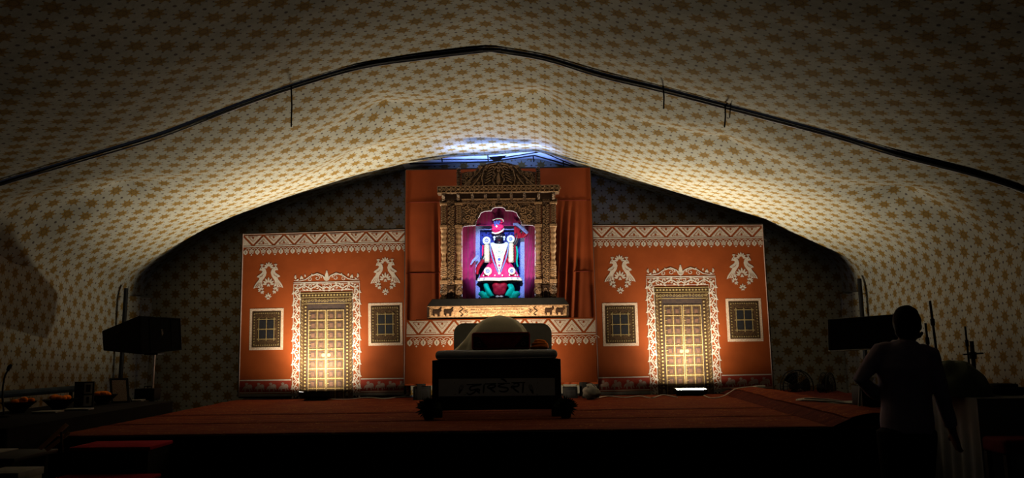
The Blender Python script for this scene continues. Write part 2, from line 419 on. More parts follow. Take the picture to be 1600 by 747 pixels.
# ================================================================== THE TENT
YB, YS, YW = 12.75, 8.2, 13.9           # back hem of the roof cloth, seam at the frame, gable wall
def prof(px_pts, Y):
    return sorted([(P(a, b, Y).x, P(a, b, Y).z) for a, b in px_pts])
back_px = [(184, 470), (190, 440), (222, 414), (270, 386), (320, 358), (380, 333), (460, 304), (560, 272), (640, 253), (700, 246), (765, 243), (840, 236), (925, 262), (1000, 284), (1100, 313), (1190, 342), (1262, 374), (1330, 405), (1348, 432), (1354, 465)]
seam_px = [(-130, 362), (-60, 310), (0, 286), (120, 250), (250, 211), (370, 165), (455, 135), (560, 104), (650, 90), (765, 76), (850, 90), (940, 117), (1036, 140), (1165, 174), (1300, 210), (1400, 240), (1510, 268), (1600, 297), (1645, 330), (1668, 365)]
PB, PS = prof(back_px, YB), prof(seam_px, YS)
def resample(pf, n):                    # n+1 points evenly spread over the arc length
    L = [0]
    for (a, b), (c, d) in zip(pf, pf[1:]): L.append(L[-1] + math.hypot(c - a, d - b))
    out = []
    for i in range(n + 1):
        t = L[-1] * i / n
        for k in range(len(L) - 1):
            if t <= L[k + 1] + 1e-9:
                q = (t - L[k]) / max(L[k + 1] - L[k], 1e-9)
                out.append(V((pf[k][0] + (pf[k + 1][0] - pf[k][0]) * q, 0, pf[k][1] + (pf[k + 1][1] - pf[k][1]) * q))); break
    return out
NU = 120
rb, rs = resample(PB, NU), resample(PS, NU)
def smooth_prof(p, it):
    for _ in range(it): p = [p[0]] + [(p[i - 1] + p[i] * 2 + p[i + 1]) / 4 for i in range(1, len(p) - 1)] + [p[-1]]
    return p
rb = smooth_prof(rb, 2); rs = smooth_prof(rs, 2)
arc = sum((rs[i + 1] - rs[i]).length for i in range(NU))
TIES = [(600, 165, 9.9), (840, 146, 9.9), (1412, 306, 9.6), (190, 285, 9.8), (1130, 190, 9.4), (560, 232, 11.6), (60, 330, 9.3)]
tie_w = [P(a, b, y) for a, b, y in TIES]
def wrinkle(x, y):
    return noise.noise(V((x * .5, y * .8, 1.3))) * .07 + noise.noise(V((x * 1.6, y * 2.1, 4))) * .028
def bay_back(i, t):                      # t: 0 at the hem, 1 at the seam
    p = rb[i].lerp(rs[i], t); y = YB + (YS - YB) * t
    f = i / NU; sag = math.sin(math.pi * t) ** .8
    # cloth droops between the two fastenings, most of all half way up each slope
    slope = math.sin(math.pi * min(max((f - .06) / .88, 0), 1) * 2) ** 2
    z = p.z - sag * (.0 + .17 * slope)
    x = p.x
    for q in tie_w:
        dx, dy = abs(x - q.x), abs(y - q.y)     # cloth tied up to the frame: a small peak on a faceted rise
        z += .15 * max(0, 1 - dx / 1.5 - dy / .95) + .13 * math.exp(-math.sqrt(dx * dx + dy * dy + .004) / .20)
    z += wrinkle(x, y) * min(1, 4 * t + .3) * min(1, 5 * (1 - t))
    return V((x, y, z))
mb = MB(); mb.grid(lambda a, b: bay_back(round(a * NU), b), NU, 70, lambda a, b: ((a - .5) * arc + 30, 20 + b * 4.75))
obj('ceiling', mb, 'tent', kind='structure', smooth=180)
def bay_front(y0, y1, drop):
    def fn(a, b):
        i = round(a * NU); p = rs[i]; y = y0 + (y1 - y0) * b; f = i / NU
        sag = math.sin(math.pi * b) ** .8; slope = math.sin(math.pi * min(max((f - .06) / .88, 0), 1) * 2) ** 2
        z = p.z + drop - sag * (.05 + .12 * slope) + wrinkle(p.x, y) * min(1, 6 * b) * min(1, 6 * (1 - b))
        return V((p.x, y, z))
    return fn
mb = MB(); mb.grid(bay_front(YS - .035, 3.6, .018), NU, 60, lambda a, b: ((a - .5) * arc + 30.1, 25 + b * 4.75))
mb.grid(bay_front(3.58, -1.5, .018), NU, 30, lambda a, b: ((a - .5) * arc + 30.1, 30 + b * 5.1))
obj('ceiling', mb, 'tent', kind='structure', smooth=180)
# outer tarpaulin carried on behind the hem to the gable wall, printed cloth of the gable wall
def behind(i, b): i = int(i); return V((rb[i].x * (1 + .02 * b), YB + .02 + (YW - YB) * b, rb[i].z + .08 + .10 * b))
for i0, i1, mt in ((46, 74, 'tarp'), (0, 46, 'tent'), (74, NU, 'tent')):
    mb = MB(); mb.grid(lambda a, b: behind(round(i0 + a * (i1 - i0)), b), i1 - i0, 4, lambda a, b: ((i0 + a * (i1 - i0)) * arc / NU, b * 1.2)); obj('ceiling', mb, mt, kind='structure', smooth=180)
xl, xr = rb[0].x, rb[-1].x
def top_back(x): return lerp_curve([(p.x, p.z) for p in rb], x) + .22
mb = MB(); mb.grid(lambda a, b: V((xl - .3 + (xr - xl + .6) * a, YW + .03 * math.sin(a * 60) + .05 * noise.noise(V((a * 9, b * 2, 3))), top_back(xl + (xr - xl) * a) * b)), 90, 24,
                   lambda a, b: (a * 12.5, b * top_back(xl + (xr - xl) * a)))
obj('wall_back', mb, 'tent', kind='structure', smooth=180)
def side_wall(sgn, name):
    eb, es = (rb[0], rs[0]) if sgn < 0 else (rb[-1], rs[-1])
    def fn(a, b):
        if a < .42: t = a / .42; y = YB + .15 + (YS - YB - .15) * t; e = eb.lerp(es, t)
        else: t = (a - .42) / .58; y = YS + (-1.5 - YS) * t; e = es
        x = e.x + sgn * (-.02 + .05 * math.sin(y * 7) * (1 - b) + .05 * noise.noise(V((y, b * 2, 7 * sgn))))
        return V((x, y, (e.z + .05) * b))
    m_ = MB(); m_.grid(fn, 120, 16, lambda a, b: (14.4 * a, 2.75 * b))
    obj(name, m_, 'tent', kind='structure', smooth=180)
side_wall(-1, 'wall_left'); side_wall(1, 'wall_right')
mb = MB(); mb.b6(xl - 1, xr + 1, -1.5, YW + .3, -.06, 0); obj('floor', mb, 'ground', kind='structure', smooth=0)
# corner drapes that join gable wall and side walls
for sx, e, nm in ((-1, rb[0], 'trim_1'), (1, rb[-1], 'trim_2')):
    mb = MB(); mb.grid(lambda a, b: V((e.x + sx * .02 + .05 * math.sin(a * 14), YB + .1 + (YW - YB - .1) * a, (e.z + .12) * b)), 20, 6, lambda a, b: (a * 1.2, b * 2.8))
    obj(nm, mb, 'tent', kind='structure', smooth=180)

# frame of the tent: rafters that show through the open seam, and those behind the hem
def rafter(name, label, pf_pts, Y, rads, dz, parent):
    pts = [P(a, b, Y) + V((0, 0, dz)) for a, b in pf_pts]
    m_ = MB(); m_.tube(catmull(pts, 4), [(r * .7, r * .6) for r in sum(([x] * 4 for x in rads[:-1]), []) + [rads[-1]]], 8)
    return obj(name, m_, 'black_steel', parent, label=label)
tr = thing('roof_truss', 'black steel rafters showing through the open seam of the printed roof cloth', 'truss', (0, YS - .04, 4.9))
rafter('rafter', None, seam_px[0:10], YS - .04, [.008, .012, .016, .013, .008, .010, .018, .036, .042, .022], .0, tr)
rafter('rafter', None, seam_px[9:20], YS - .04, [.022, .026, .028, .020, .014, .020, .046, .050, .034, .012, .008], .0, tr)
mb = MB(); mb.box(P(768, 78, YS - .05), (.22, .03, .03), None, .01); obj('ridge_plate', mb, 'black_steel', tr)
# frayed hems of the two cloths along the seam
for k, (a, b) in enumerate(((0, 9), (9, 18))):
    mb = MB(); pp = catmull([P(u, v + 4, YS + .03) for u, v in seam_px[a:b + 1]], 5)
    mb.tube(pp, [(.005 + .008 * abs(noise.noise(p * 1.3)), .012) for p in pp], 6); obj('cloth_hem', mb, 'tarp', tr, label='pale rolled hem of roof cloth')
bt = thing('roof_truss', 'rear truss of black bars crossing the blue-lit tarpaulin above the shrine crest', 'truss', (0, YB + .3, 4.8))
for (x0, y0), (x1, y1), yy in (((640, 256), (765, 253), YB + .25), ((765, 253), (835, 243), YB + .25), ((835, 243), (925, 268), YB + .25), ((672, 249), (770, 249), YB + .12), ((770, 249), (846, 237), YB + .12), ((846, 237), (905, 262), YB + .12)):
    mb = MB(); mb.tube([P(x0, y0, yy), P(x1, y1, yy)], .013 if yy > YB + .2 else .010, 6); obj('chord', mb, 'black_steel', bt)
for px_ in (690, 762, 833, 880):
    y0 = 243 if px_ < 860 else 252
    mb = MB(); mb.tube([P(px_, y0, YB + .18), P(px_ + 1, y0 + 10, YB + .18)], .012, 6); obj('strut', mb, 'black_steel', bt)
mb = MB(); mb.add([P(762, 245, YB + .1), P(792, 243, YB + .1), P(780, 251, YB + .1), P(772, 252, YB + .1)] + [P(762, 245, YB + .14), P(792, 243, YB + .14), P(780, 251, YB + .14), P(772, 252, YB + .14)],
          [(0, 1, 2, 3), (4, 5, 6, 7), (0, 1, 5, 4), (1, 2, 6, 5), (2, 3, 7, 6), (3, 0, 4, 7)]); obj('gusset_plate', mb, 'black_steel', bt)
# thin ties hanging out of the seam
for (x0, y0, x1, y1, lab) in ((455, 133, 455, 198, 'thin dark cord hanging from the roof seam above the white-bordered backdrop'),
                              (1036, 133, 1037, 170, 'short dark cord hanging from the seam, halfway down its slope'),
                              (1133, 164, 1132, 199, 'dark cord hanging beside a second shorter end from the seam')):
    mb = MB(); mb.tube([P(x0, y0, YS - .08), P((x0 + x1) / 2 + 1, (y0 + y1) / 2, YS - .08), P(x1, y1, YS - .08)], .009, 6)
    if x0 == 1133:
        mb.tube([P(1133, 166, YS - .08), P(1142, 154, YS - .08)], .008, 6); mb.tube([P(1142, 160, YS - .08), P(1140, 184, YS - .08)], .006, 6)
    tag(obj('hanging_cord', mb, 'black_cable'), lab, 'cord')
# corner posts
for a, b, Yp, lab in ((197, 455, 12.7, 'dark tent post in the corner behind the loudspeaker with the small emblem'), (1343, 440, 12.7, 'dark tent post in the corner where the printed wall meets the gable')):
    p = P(a, b, Yp); t = thing('tent_post', lab, 'post', (p.x, Yp, 0))
    mb = MB(); mb.tube([(p.x, Yp, 0), (p.x, Yp, p.z + .05)], .035, 10); obj('pole', mb, 'black_steel', t)
    mb = MB(); mb.b6(p.x - .1, p.x + .1, Yp - .1, Yp + .1, 0, .02); obj('base_plate', mb, 'black_steel', t)

# ================================================================== STAGE AND CARPETS
SX0, SX1, SY0, SY1 = -4.62, 5.15, 7.52, 13.3
fl, fr = G(95, 684, STAGE), G(1385, 668, STAGE)
def front_y(x): return fl.y + (fr.y - fl.y) * (x - fl.x) / (fr.x - fl.x)
st = thing('stage', 'low wide stage with black cloth front under red carpets', 'stage', (0, 10, 0))
mb = MB(); k = [(SX0, front_y(SX0)), (SX1, front_y(SX1)), (SX1, SY1), (SX0, SY1)]
mb.add([(x, y, z) for z in (STAGE - .08, STAGE) for x, y in k], [(0, 1, 2, 3), (4, 5, 6, 7), (0, 1, 5, 4), (1, 2, 6, 5), (2, 3, 7, 6), (3, 0, 4, 7)]); obj('deck', mb, 'black_wood', st)
mb = MB(); n_ = 240
def skirt(a, b):
    x = SX0 + (SX1 - SX0) * a; return V((x, front_y(x) - .015 - .02 * (1 - b) * (1 + math.sin(x * 34)) - .01, (STAGE - .005) * b))
mb.grid(skirt, n_, 3); obj('front_skirt', mb, 'black_cloth', st, smooth=180)
mb = MB(); mb.b6(SX1 - .02, SX1, front_y(SX1), SY1, 0, STAGE - .09); obj('side_panel', mb, 'black_cloth', st)
mb = MB(); mb.b6(SX0, SX0 + .02, front_y(SX0), SY1, 0, STAGE - .09); obj('side_panel', mb, 'black_cloth', st)
for ix in range(5):
    for iy in (8.3, 10.5, 12.8):
        mb = MB(); x = SX0 + .3 + ix * (SX1 - SX0 - .6) / 4; mb.b6(x - .04, x + .04, iy - .04, iy + .04, 0, STAGE - .08); obj('leg', mb, 'black_steel', st)

def carpet(name, lab, x0, x1, ya, yb, mat, z0=STAGE, th=.012, seed=0, drape=False):
    t = thing(name, lab, 'carpet', ((x0 + x1) / 2, (ya(0) + yb(0)) / 2, z0), 'red carpets laid over the stage')
    def top(a, b):
        x = x0 + (x1 - x0) * a; y = ya(x) + (yb(x) - ya(x)) * b
        e = noise.noise(V((x * 1.3, seed, 0))) * .03 * (1 if b in (0, 1) else 0)
        return V((x, y + e, z0 + th + .012 * abs(noise.noise(V((x * .9, y * 3, seed)))) * min(1, 8 * b, 8 * (1 - b) + .1)))
    m_ = MB(); m_.grid(top, 110, 18); kk = m_.v[:]
    w_, h_ = 111, 18                     # short sides down to the deck
    def edge(ids):
        b0 = len(m_.v); m_.v += [V((m_.v[i].x, m_.v[i].y, z0 + .001)) for i in ids]
        for q in range(len(ids) - 1): m_.f.append((ids[q], ids[q + 1], b0 + q + 1, b0 + q))
    edge(list(range(w_))); edge([h_ * w_ + i for i in range(w_)]); edge([i * w_ for i in range(h_ + 1)]); edge([i * w_ + w_ - 1 for i in range(h_ + 1)])
    obj('pile', m_, mat, t, smooth=60)
    m_ = MB()                            # woven dark border that lies proud along the front
    m_.grid(lambda a, b: top(a, .006 + .03 * b) + V((0, -.004 * 0, .003)), 110, 1); obj('border_band', m_, 'carpet_dark', t, smooth=60)
    return t
c1, c2 = G(700, 659, STAGE).y, G(700, 646, STAGE).y
carpet('carpet', 'red carpet along the front edge of the stage, nearest the camera', SX0 + .02, SX1 - .02, lambda x: front_y(x) + .02, lambda x: c1 + .012 * x, 'carpet', seed=1)
carpet('carpet', 'middle red carpet on stage, passing under the black bed', SX0 + .02, SX1 - .02, lambda x: c1 + .03 + .012 * x, lambda x: c2 + .012 * x, 'carpet', seed=5)
carpet('carpet', 'rearmost red carpet on stage below the orange backdrops', SX0 + .02, SX1 - .02, lambda x: c2 + .03 + .012 * x, lambda x: 12.48, 'carpet', seed=9)
# folded dark carpet lying diagonally on the stage
t = thing('folded_carpet', 'dark red carpet bunched up in a diagonal ridge on the stage', 'carpet', (3.9, 10, STAGE))
e0, e1 = G(1118, 614, STAGE), G(1300, 670, STAGE); f0, f1 = G(1215, 612, STAGE), G(1392, 664, STAGE)
f1 = V((5.1, 7.75, STAGE)); f0 = V((5.1, 12.2, STAGE))
def fold(a, b):
    p = e0.lerp(e1, b).lerp(f0.lerp(f1, b), a)
    h = .10 * math.sin(math.pi * min(a * 2.2, 1)) * (.6 + .4 * noise.noise(V((b * 5, a * 3, 2)))) + .05 * (1 - math.exp(-a * 9)) + .035 * abs(noise.noise(V((p.x * 2, p.y * 2, 6)))) * min(1, a * 6)
    return V((p.x, p.y, STAGE + .016 + max(h, 0)))
fold_pts = [fold(i / 40, j / 60) for i in range(41) for j in range(61)]
def on_fold(p, clear=.012):                # lift a point that lies over the bunched carpet onto it
    q = min(fold_pts, key=lambda k: (k.x - p.x) ** 2 + (k.y - p.y) ** 2)
    if math.hypot(q.x - p.x, q.y - p.y) < .25: p.z = max(p.z, q.z + clear)
    return p
mb = MB(); mb.grid(fold, 40, 60); obj('top_fold', mb, 'carpet_dark', t, smooth=180)
mb = MB(); mb.grid(lambda a, b: fold(a * .4 + .1, b) + V((0, 0, .012)), 12, 60); obj('turned_back_edge', mb, 'carpet', t, smooth=180)

# ================================================================== STEPS
t = thing('stage_steps', 'two red-topped steps with black risers leading up to the stage', 'steps', (-3.8, 7.0, 0))
for (xa, xb, yt, yb, zz, dz) in ((100, 254, 686, 0, .676, .33), (-10, 236, 731, 0, .44, .4)):
    a = G(xb, yt, zz); y1 = (fl.y - .10) if zz > .6 else 6.92; y0 = 6.93 if zz > .6 else 6.5
    x0 = -4.08; x1 = P(xb, yt + 3, (y0 + y1) / 2).x
    mb = MB(); mb.b6(x0, x1, y0, y1, zz - .035, zz, .012); obj('tread', mb, 'step_red', t)
    mb = MB(); mb.b6(x0 + .02, x1 - .03, y0 + .03, y1 - .005, 0, zz - .036); obj('riser', mb, 'black_wood', t)

# ================================================================== ORANGE BACKDROPS
def quad_map(tl, tr, bl, br, Y, W, H, amp=.012, seed=0):
    q = [P(*tl, Y), P(*tr, Y), P(*bl, Y), P(*br, Y)]
    for k in (2, 3): q[k].z = max(q[k].z, STAGE + .016)
    def F(u, v, off=0.0):
        a, b = u / W, v / H
        p = q[0].lerp(q[1], a).lerp(q[2].lerp(q[3], a), b)
        d = amp * noise.noise(V((u * .8, v * .9, seed))) + amp * .35 * noise.noise(V((u * 3.1, v * .7, seed + 4)))
        return p + V((0, d - off, 0))
    return F
W_, H_ = 2.80, 2.72
LS = 2.80 / 635.0                        # metres per unit of the close-up the print was measured on
def uvp(x, y): return ((x - 45) * LS, (y - 56) * LS)

def bird(s, cx, cy, k, m):               # peacock outline, m = -1 mirrors it
    pts = [(115, 118), (122, 100), (132, 91), (146, 96), (161, 111), (168, 134), (162, 158), (149, 178), (139, 192), (137, 212), (146, 236), (128, 232), (112, 243), (95, 240), (76, 247), (84, 226), (97, 206), (110, 190), (119, 172), (99, 165), (106, 155), (119, 147), (134, 136), (139, 124), (129, 118)]
    f = lambda x, y: (cx + m * (x - 183) * k, cy + (y - 200) * k)
    s.poly([f(*p) for p in pts])
    for a in (-115, -90, -65):
        x, y = 134 + 17 * math.cos(R(a)), 93 + 17 * math.sin(R(a)); s.strip([f(133, 95), f(x, y)], 3 * k); s.disc(*f(x, y), 4.5 * k, 6)
def bird_cuts(s, cx, cy, k, m):
    f = lambda x, y: (cx + m * (x - 183) * k, cy + (y - 200) * k)
    for a, b in (((104, 240), (122, 205)), ((122, 232), (131, 204)), ((90, 238), (113, 206))): s.strip([f(*a), f(*b)], [4 * k, 1.5 * k])
    s.strip([f(120, 166), f(136, 160), f(146, 146)], 3 * k); s.disc(*f(131, 104), 3.4 * k, 6)
ELE = [(0, 30), (3, 20), (9, 14), (20, 12), (24, 7), (31, 5), (37, 9), (39, 17), (38, 27), (41, 33), (39, 36), (35, 31), (33, 24), (31, 25), (32, 40), (27, 40), (26, 29), (15, 29), (14, 40), (9, 40), (8, 30), (5, 26), (3, 33), (0, 36)]
HOW = [(11, 12), (12, 4), (9, 3), (16, -3), (24, 1), (21, 4), (22, 11)]

def scroll_line(s, p0, p1, step, amp, wd, leaf, phase=1):
    d = V((p1[0] - p0[0], p1[1] - p0[1])); L = d.length; d.normalize(); nrm = V((-d.y, d.x)); n = max(2, round(L / step)); step = L / n
    q = lambda t, o: (p0[0] + d.x * t + nrm.x * o, p0[1] + d.y * t + nrm.y * o)
    s.strip([q(L * i / (n * 8), amp * .55 * math.sin(math.pi * i / 8) * phase) for i in range(n * 8 + 1)], wd)
    for k in range(n):
        sg = phase * (1 if k % 2 == 0 else -1); t0 = (k + .5) * step
        c = q(t0, -sg * amp * .35)
        s.strip([(c[0] + (.36 * step * (1 - j / 9)) * math.cos(j * .75 + k), c[1] + (.36 * step * (1 - j / 9)) * math.sin(j * .75 + k)) for j in range(9)], wd * .8)
        a = math.atan2(d.y, d.x)
        s.leaf(*q(t0 - step * .1, sg * amp * .55), leaf, leaf * .5, a + sg * 1.1); s.leaf(*q(t0 + step * .3, -sg * amp * .75), leaf * .8, leaf * .45, a - sg * .6)
        s.leaf(*q(t0 + step * .1, sg * amp * .8), leaf * .7, leaf * .4, a + sg * 2.4)

def stuff(*os):
    for o in os: o['kind'] = 'stuff'
def zigzag(parent, F, W, v0, v1, n, mat='lace'):
    a, b, c = Sheet(), Sheet(), Sheet(); st_ = W / n; h = v1 - v0; g = .030
    for k in range(n + 1):
        u = k * st_
        if k < n: a.poly([(u + g, v0 + .004), (u + st_ - g, v0 + .004), (u + st_ / 2, v1 - g * .62)]); b.strip([(u + st_ * .26, v0 + h * .12), (u + st_ * .74, v0 + h * .12), (u + st_ / 2, v0 + h * .62), (u + st_ * .26, v0 + h * .12)], .009)
        l, r = max(u - st_ / 2 + g, 0), min(u + st_ / 2 - g, W)
        if k == 0: a.poly([(0, v0 + g * .62), (r, v1 - .004), (0, v1 - .004)])
        elif k == n: a.poly([(W, v0 + g * .62), (W, v1 - .004), (l, v1 - .004)])
        else: a.poly([(u, v0 + g * .62), (r, v1 - .004), (l, v1 - .004)]); b.strip([(u - st_ * .24, v1 - h * .12), (u + st_ * .24, v1 - h * .12), (u, v1 - h * .62), (u - st_ * .24, v1 - h * .12)], .009)
        if k < n: c.disc(u + st_ / 2, v0 + h * .25, .018, 8)
        if 0 < k < n: c.disc(u, v1 - h * .25, .018, 8)
    return a, b, c
def one(sh, k): q = Sheet(); q.p = [sh.p[k]]; return q
def zig_parts(a, b, c, F, par):          # every printed triangle a part, with its heart and dot
    flat = lambda e: e[1] if e[0] == 'p' else e[1][0] + e[1][1]
    ctr = lambda e: (sum(x for x, y in flat(e)) / len(flat(e)), sum(y for x, y in flat(e)) / len(flat(e)))
    hearts = [(ctr(e), k, b, 'triangle_heart', 'orange', .005) for k, e in enumerate(b.p)] + [(ctr(e), k, c, 'border_dot', 'orange', .007) for k, e in enumerate(c.p)]
    for k, e in enumerate(a.p):
        tri = obj('border_triangle', one(a, k).mb(F, .003), 'lace', par, smooth=0); x, y = ctr(e)
        for (hx, hy), hk, sh, nm, mt, of in hearts:
            if abs(hx - x) < .09 and abs(hy - y) < .06: obj(nm, one(sh, hk).mb(F, of), mt, tri, smooth=0)
def drop_row(W, v0, n, sc_):
    w1, dk, arcs = Sheet(), Sheet(), Sheet(); stp = W / n
    for k in range(n):
        u = (k + .25) * stp; r = stp * .21
        w1.poly([(u, v0 + sc_ * .28), (u + r * .75, v0 + sc_ * .42), (u + r, v0 + sc_ * .6), (u + r * .7, v0 + sc_ * .8), (u, v0 + sc_), (u - r * .7, v0 + sc_ * .8), (u - r, v0 + sc_ * .6), (u - r * .75, v0 + sc_ * .42)])
        dk.rect(u - r * .1, v0 + sc_ * .45, u + r * .1, v0 + sc_ * .78)
        u2 = u + stp / 2
        for j in range(3):
            yy = v0 + sc_ * (.34 + .17 * j); ww = r * (1.0 - .12 * j)
            w1.strip([(u2 - ww, yy + sc_ * .14), (u2, yy), (u2 + ww, yy + sc_ * .14)], r * .34)
        w1.disc(u2, v0 + sc_ * 1.0, r * .32, 7)
        for uu in (u, u2):
            arcs.strip([(uu + stp * .25 + math.cos(math.pi * j / 8) * stp * .24, v0 + sc_ * .33 - math.sin(math.pi * j / 8) * sc_ * .26) for j in range(9)], r * .22)
            arcs.disc(uu + stp * .25, v0 + sc_ * .30, r * .26, 6)
    return w1, dk, arcs

def backdrop(name_label, tl, tr, bl, br, Y, seed):
    F = quad_map(tl, tr, bl, br, Y, W_, H_, .0015, seed)
    mid = F(W_ / 2, H_, 0)
    t = thing('painted_backdrop', name_label, 'backdrop', (mid.x, Y, STAGE))
    # cloth over a timber frame
    m_ = MB(); m_.grid(lambda a, b: F(a * W_, b * H_, 0), 60, 50); obj('cloth', m_, 'orange', t, smooth=180)
    m_ = MB()
    for p0, p1 in ((tl, tr), (bl, br), (tl, bl), (tr, br)):
        a, b = P(*p0, Y + .05), P(*p1, Y + .05); a.z = max(a.z, STAGE + .04); b.z = max(b.z, STAGE + .04); fm = MB(); fm.tube([a, b], .022, 4); obj('frame_batten', fm, 'black_wood', t)
    for p0, p1 in ((tl, bl), (tr, br)):      # white selvedge of the cloth
        fm = MB(); e_ = P(*p1, Y - .006); e_.z = max(e_.z, STAGE + .016); fm.tube([P(*p0, Y - .006), e_], .011, 5); obj('selvedge', fm, 'dull_print', t)
    for uu in (.12, .5, .88):
        fm = MB(); q = F(W_ * uu, H_ * .5, 0); fm.tube([(q.x, Y + .06, q.z), (q.x, Y + .75, STAGE + .01)], .02, 6); obj('brace', fm, 'black_wood', t)
    S = lambda nm, sh, mat, off, par=t, lab=None: obj(nm, sh.mb(F, off), mat, par, smooth=0, label=lab)
    a, b, c = zigzag(t, F, W_, .03, .205, 8)
    zig_parts(a, b, c, F, t)
    s = Sheet(); s.rect(0, .212, W_, .23); s.rect(0, .004, W_, .014); S('border_line', s, 'white_print', .003)
    w1, dk, ar = drop_row(W_, .238, 14, .125)
    z = S('drop_fringe', w1, 'white_print', .003); stuff(z, S('drop_slit', dk, 'dark_print', .005, z), S('drop_arch', ar, 'white_print', .003, z))
    # pairs of peacocks among lotus fans
    for cx_ in (147, 594):
        u, v = uvp(cx_, 243 if cx_ < 300 else 236); k = LS * .533
        for m in (1, -1):
            s = Sheet(); bird(s, u, v, k, m); z = S('painted_peacock', s, 'white_print', .003)
            s = Sheet(); bird_cuts(s, u, v, k, m); stuff(S('feather_line', s, 'orange', .005, z))
        s = Sheet(); s.fan(u, v - 98 * k, 7, 36 * k, 11 * k, R(-170), R(-10), .3)
        s.fan(u, v + 20 * k, 7, 42 * k, 12 * k, R(-175), R(-5), .3); s.disc(u, v + 22 * k, 8 * k, 8); s.leaf(u, v + 26 * k, 14 * k, 10 * k, R(150)); s.leaf(u, v + 26 * k, 14 * k, 10 * k, R(30))
        for dx, a0 in ((-50, R(60)), (50, R(120))):
            s.fan(u + dx * k, v + 62 * k, 5, 26 * k, 9 * k, a0 - R(75) + R(180), a0 + R(75) + R(180), .2); s.fan(u + dx * k, v + 62 * k, 3, 26 * k, 9 * k, a0 - R(30), a0 + R(30), .2)
        s.fan(u, v + 112 * k, 5, 28 * k, 9 * k, R(-165), R(-15), .2); s.fan(u, v + 112 * k, 2, 22 * k, 9 * k, R(60), R(120), .1)
        stuff(S('lotus_fan', s, 'white_print', .003))
    # two printed windows
    for x0, y0, x1, y1 in ((79, 345, 207, 501), (528, 334, 657, 492)):
        (u0, v0), (u1, v1) = uvp(x0, y0), uvp(x1, y1); b_ = .044
        s = Sheet(); s.rect(u0, v0, u1, v1); z = S('painted_window', s, 'lace_fine', .003, lab='small printed window with pale lace border and four dark panes')
        s = Sheet(); s.rect(u0 + b_, v0 + b_, u1 - b_, v1 - b_); S('window_surround', s, 'door_wood', .005, z)
        cu, cv = (u0 + u1) / 2, (v0 + v1) / 2; hw, hh = .128, .165
        for du in (-1, 1):
            for dv in (-1, 1):
                s = Sheet(); a0, a1 = sorted((cu + du * .012, cu + du * hw)); b0, b1 = sorted((cv + dv * .012, cv + dv * hh)); s.rect(a0, b0, a1, b1); S('pane', s, 'pane', .007, z)
        s = Sheet()
        for q in (-1, 0, 1):
            s.rect(cu + q * hw - .007, cv - hh - .03, cu + q * hw + .007, cv + hh + .03); s.rect(cu - hw - .03, cv + q * hh - .007, cu + hw + .03, cv + q * hh + .007)
            for q2 in (-1, 0, 1): s.disc(cu + q * hw, cv + q2 * hh, .017, 8)
        for i in range(12):
            a = i / 11; s.disc(u0 + b_ + .04 + (u1 - u0 - 2 * b_ - .08) * a, v0 + b_ + .035, .012, 6); s.disc(u0 + b_ + .04 + (u1 - u0 - 2 * b_ - .08) * a, v1 - b_ - .035, .012, 6)
            s.disc(u0 + b_ + .035, v0 + b_ + .05 + (v1 - v0 - 2 * b_ - .1) * a, .012, 6); s.disc(u1 - b_ - .035, v0 + b_ + .05 + (v1 - v0 - 2 * b_ - .1) * a, .012, 6)
        stuff(S('window_grille', s, 'window_gilt', .009, z))
    # printed door: lace border, crest, carved surround, two studded leaves
    (u0, v0), (u1, v1) = uvp(243, 255), uvp(496, 682); bw = .118
    z = None
    s = Sheet(); s.rect(u0 + bw, v0 + .15, u1 - bw, v1); z = S('painted_door', s, 'door_wood', .003, lab='printed dark carved double door with gilt studs')
    s = Sheet(); s.rect(u0 + bw + .12, v0 + .28, u1 - bw - .12, v1); S('door_shadow', s, 'dark_print', .005, z)
    s = Sheet()
    for uu, ph in ((u0 + .055, 1), (u1 - .055, -1)): scroll_line(s, (uu, v0 + .10), (uu, v1 - .02), .10, .042, .018, .068, ph)
    scroll_line(s, (u0 + .02, v0 + .055), ((u0 + u1) / 2, v0 + .055), .10, .042, .018, .066, 1); scroll_line(s, (u1 - .02, v0 + .055), ((u0 + u1) / 2, v0 + .055), .10, .042, .018, .066, -1)
    for uu in (u0, u0 + bw - .008, u1 - bw, u1 - .008):
        s.rect(uu, v0 + (.0 if uu in (u0, u1 - .008) else .115), uu + .008, v1)
    s.rect(u0, v0, u1, v0 + .009); s.rect(u0 + bw, v0 + .11, u1 - bw, v0 + .119)
    S('scroll_border', s, 'white_print', .004, z)
    s = Sheet(); cu = (u0 + u1) / 2; s.rect(u0, v0 - .028, u1, v0 - .014)
    for m in (-1, 1):
        f = lambda x, y: (cu + m * x, v0 - .03 - y)
        s.strip([f(.02, .03), f(.07, .10), f(.16, .135), f(.27, .10), f(.36, .04), f(.46, .02), f(.55, .03)], [.008, .018, .022, .018, .014, .012, .006])
        s.strip([f(.16 + (.055 - .0055 * j) * math.cos(j * .8 + 1.2), .065 + (.05 - .005 * j) * math.sin(j * .8 + 1.2)) for j in range(10)], .011)
        s.strip([f(.29 + (.04 - .004 * j) * math.cos(j * .8 + 2), .045 + (.036 - .0036 * j) * math.sin(j * .8 + 2)) for j in range(10)], .010)
        for x, y, a, L in ((.40, .05, -60, .07), (.44, .045, -100, .06), (.36, .085, -80, .05), (.52, .05, -80, .07), (.54, .07, -110, .06), (.51, .03, -150, .05), (.09, .06, -80, .05), (.23, .10, -50, .05)):
            s.leaf(*f(x, y), L, L * .42, R(a if m > 0 else -180 - a))
    s.leaf(cu, v0 - .03, .19, .06, R(-90)); s.leaf(cu, v0 - .04, .11, .04, R(-125)); s.leaf(cu, v0 - .04, .11, .04, R(-55)); s.disc(cu, v0 - .20, .014, 7)
    S('crest_scroll', s, 'white_print', .004, z)
    du0, du1 = u0 + bw, u1 - bw; dv0 = v0 + .15
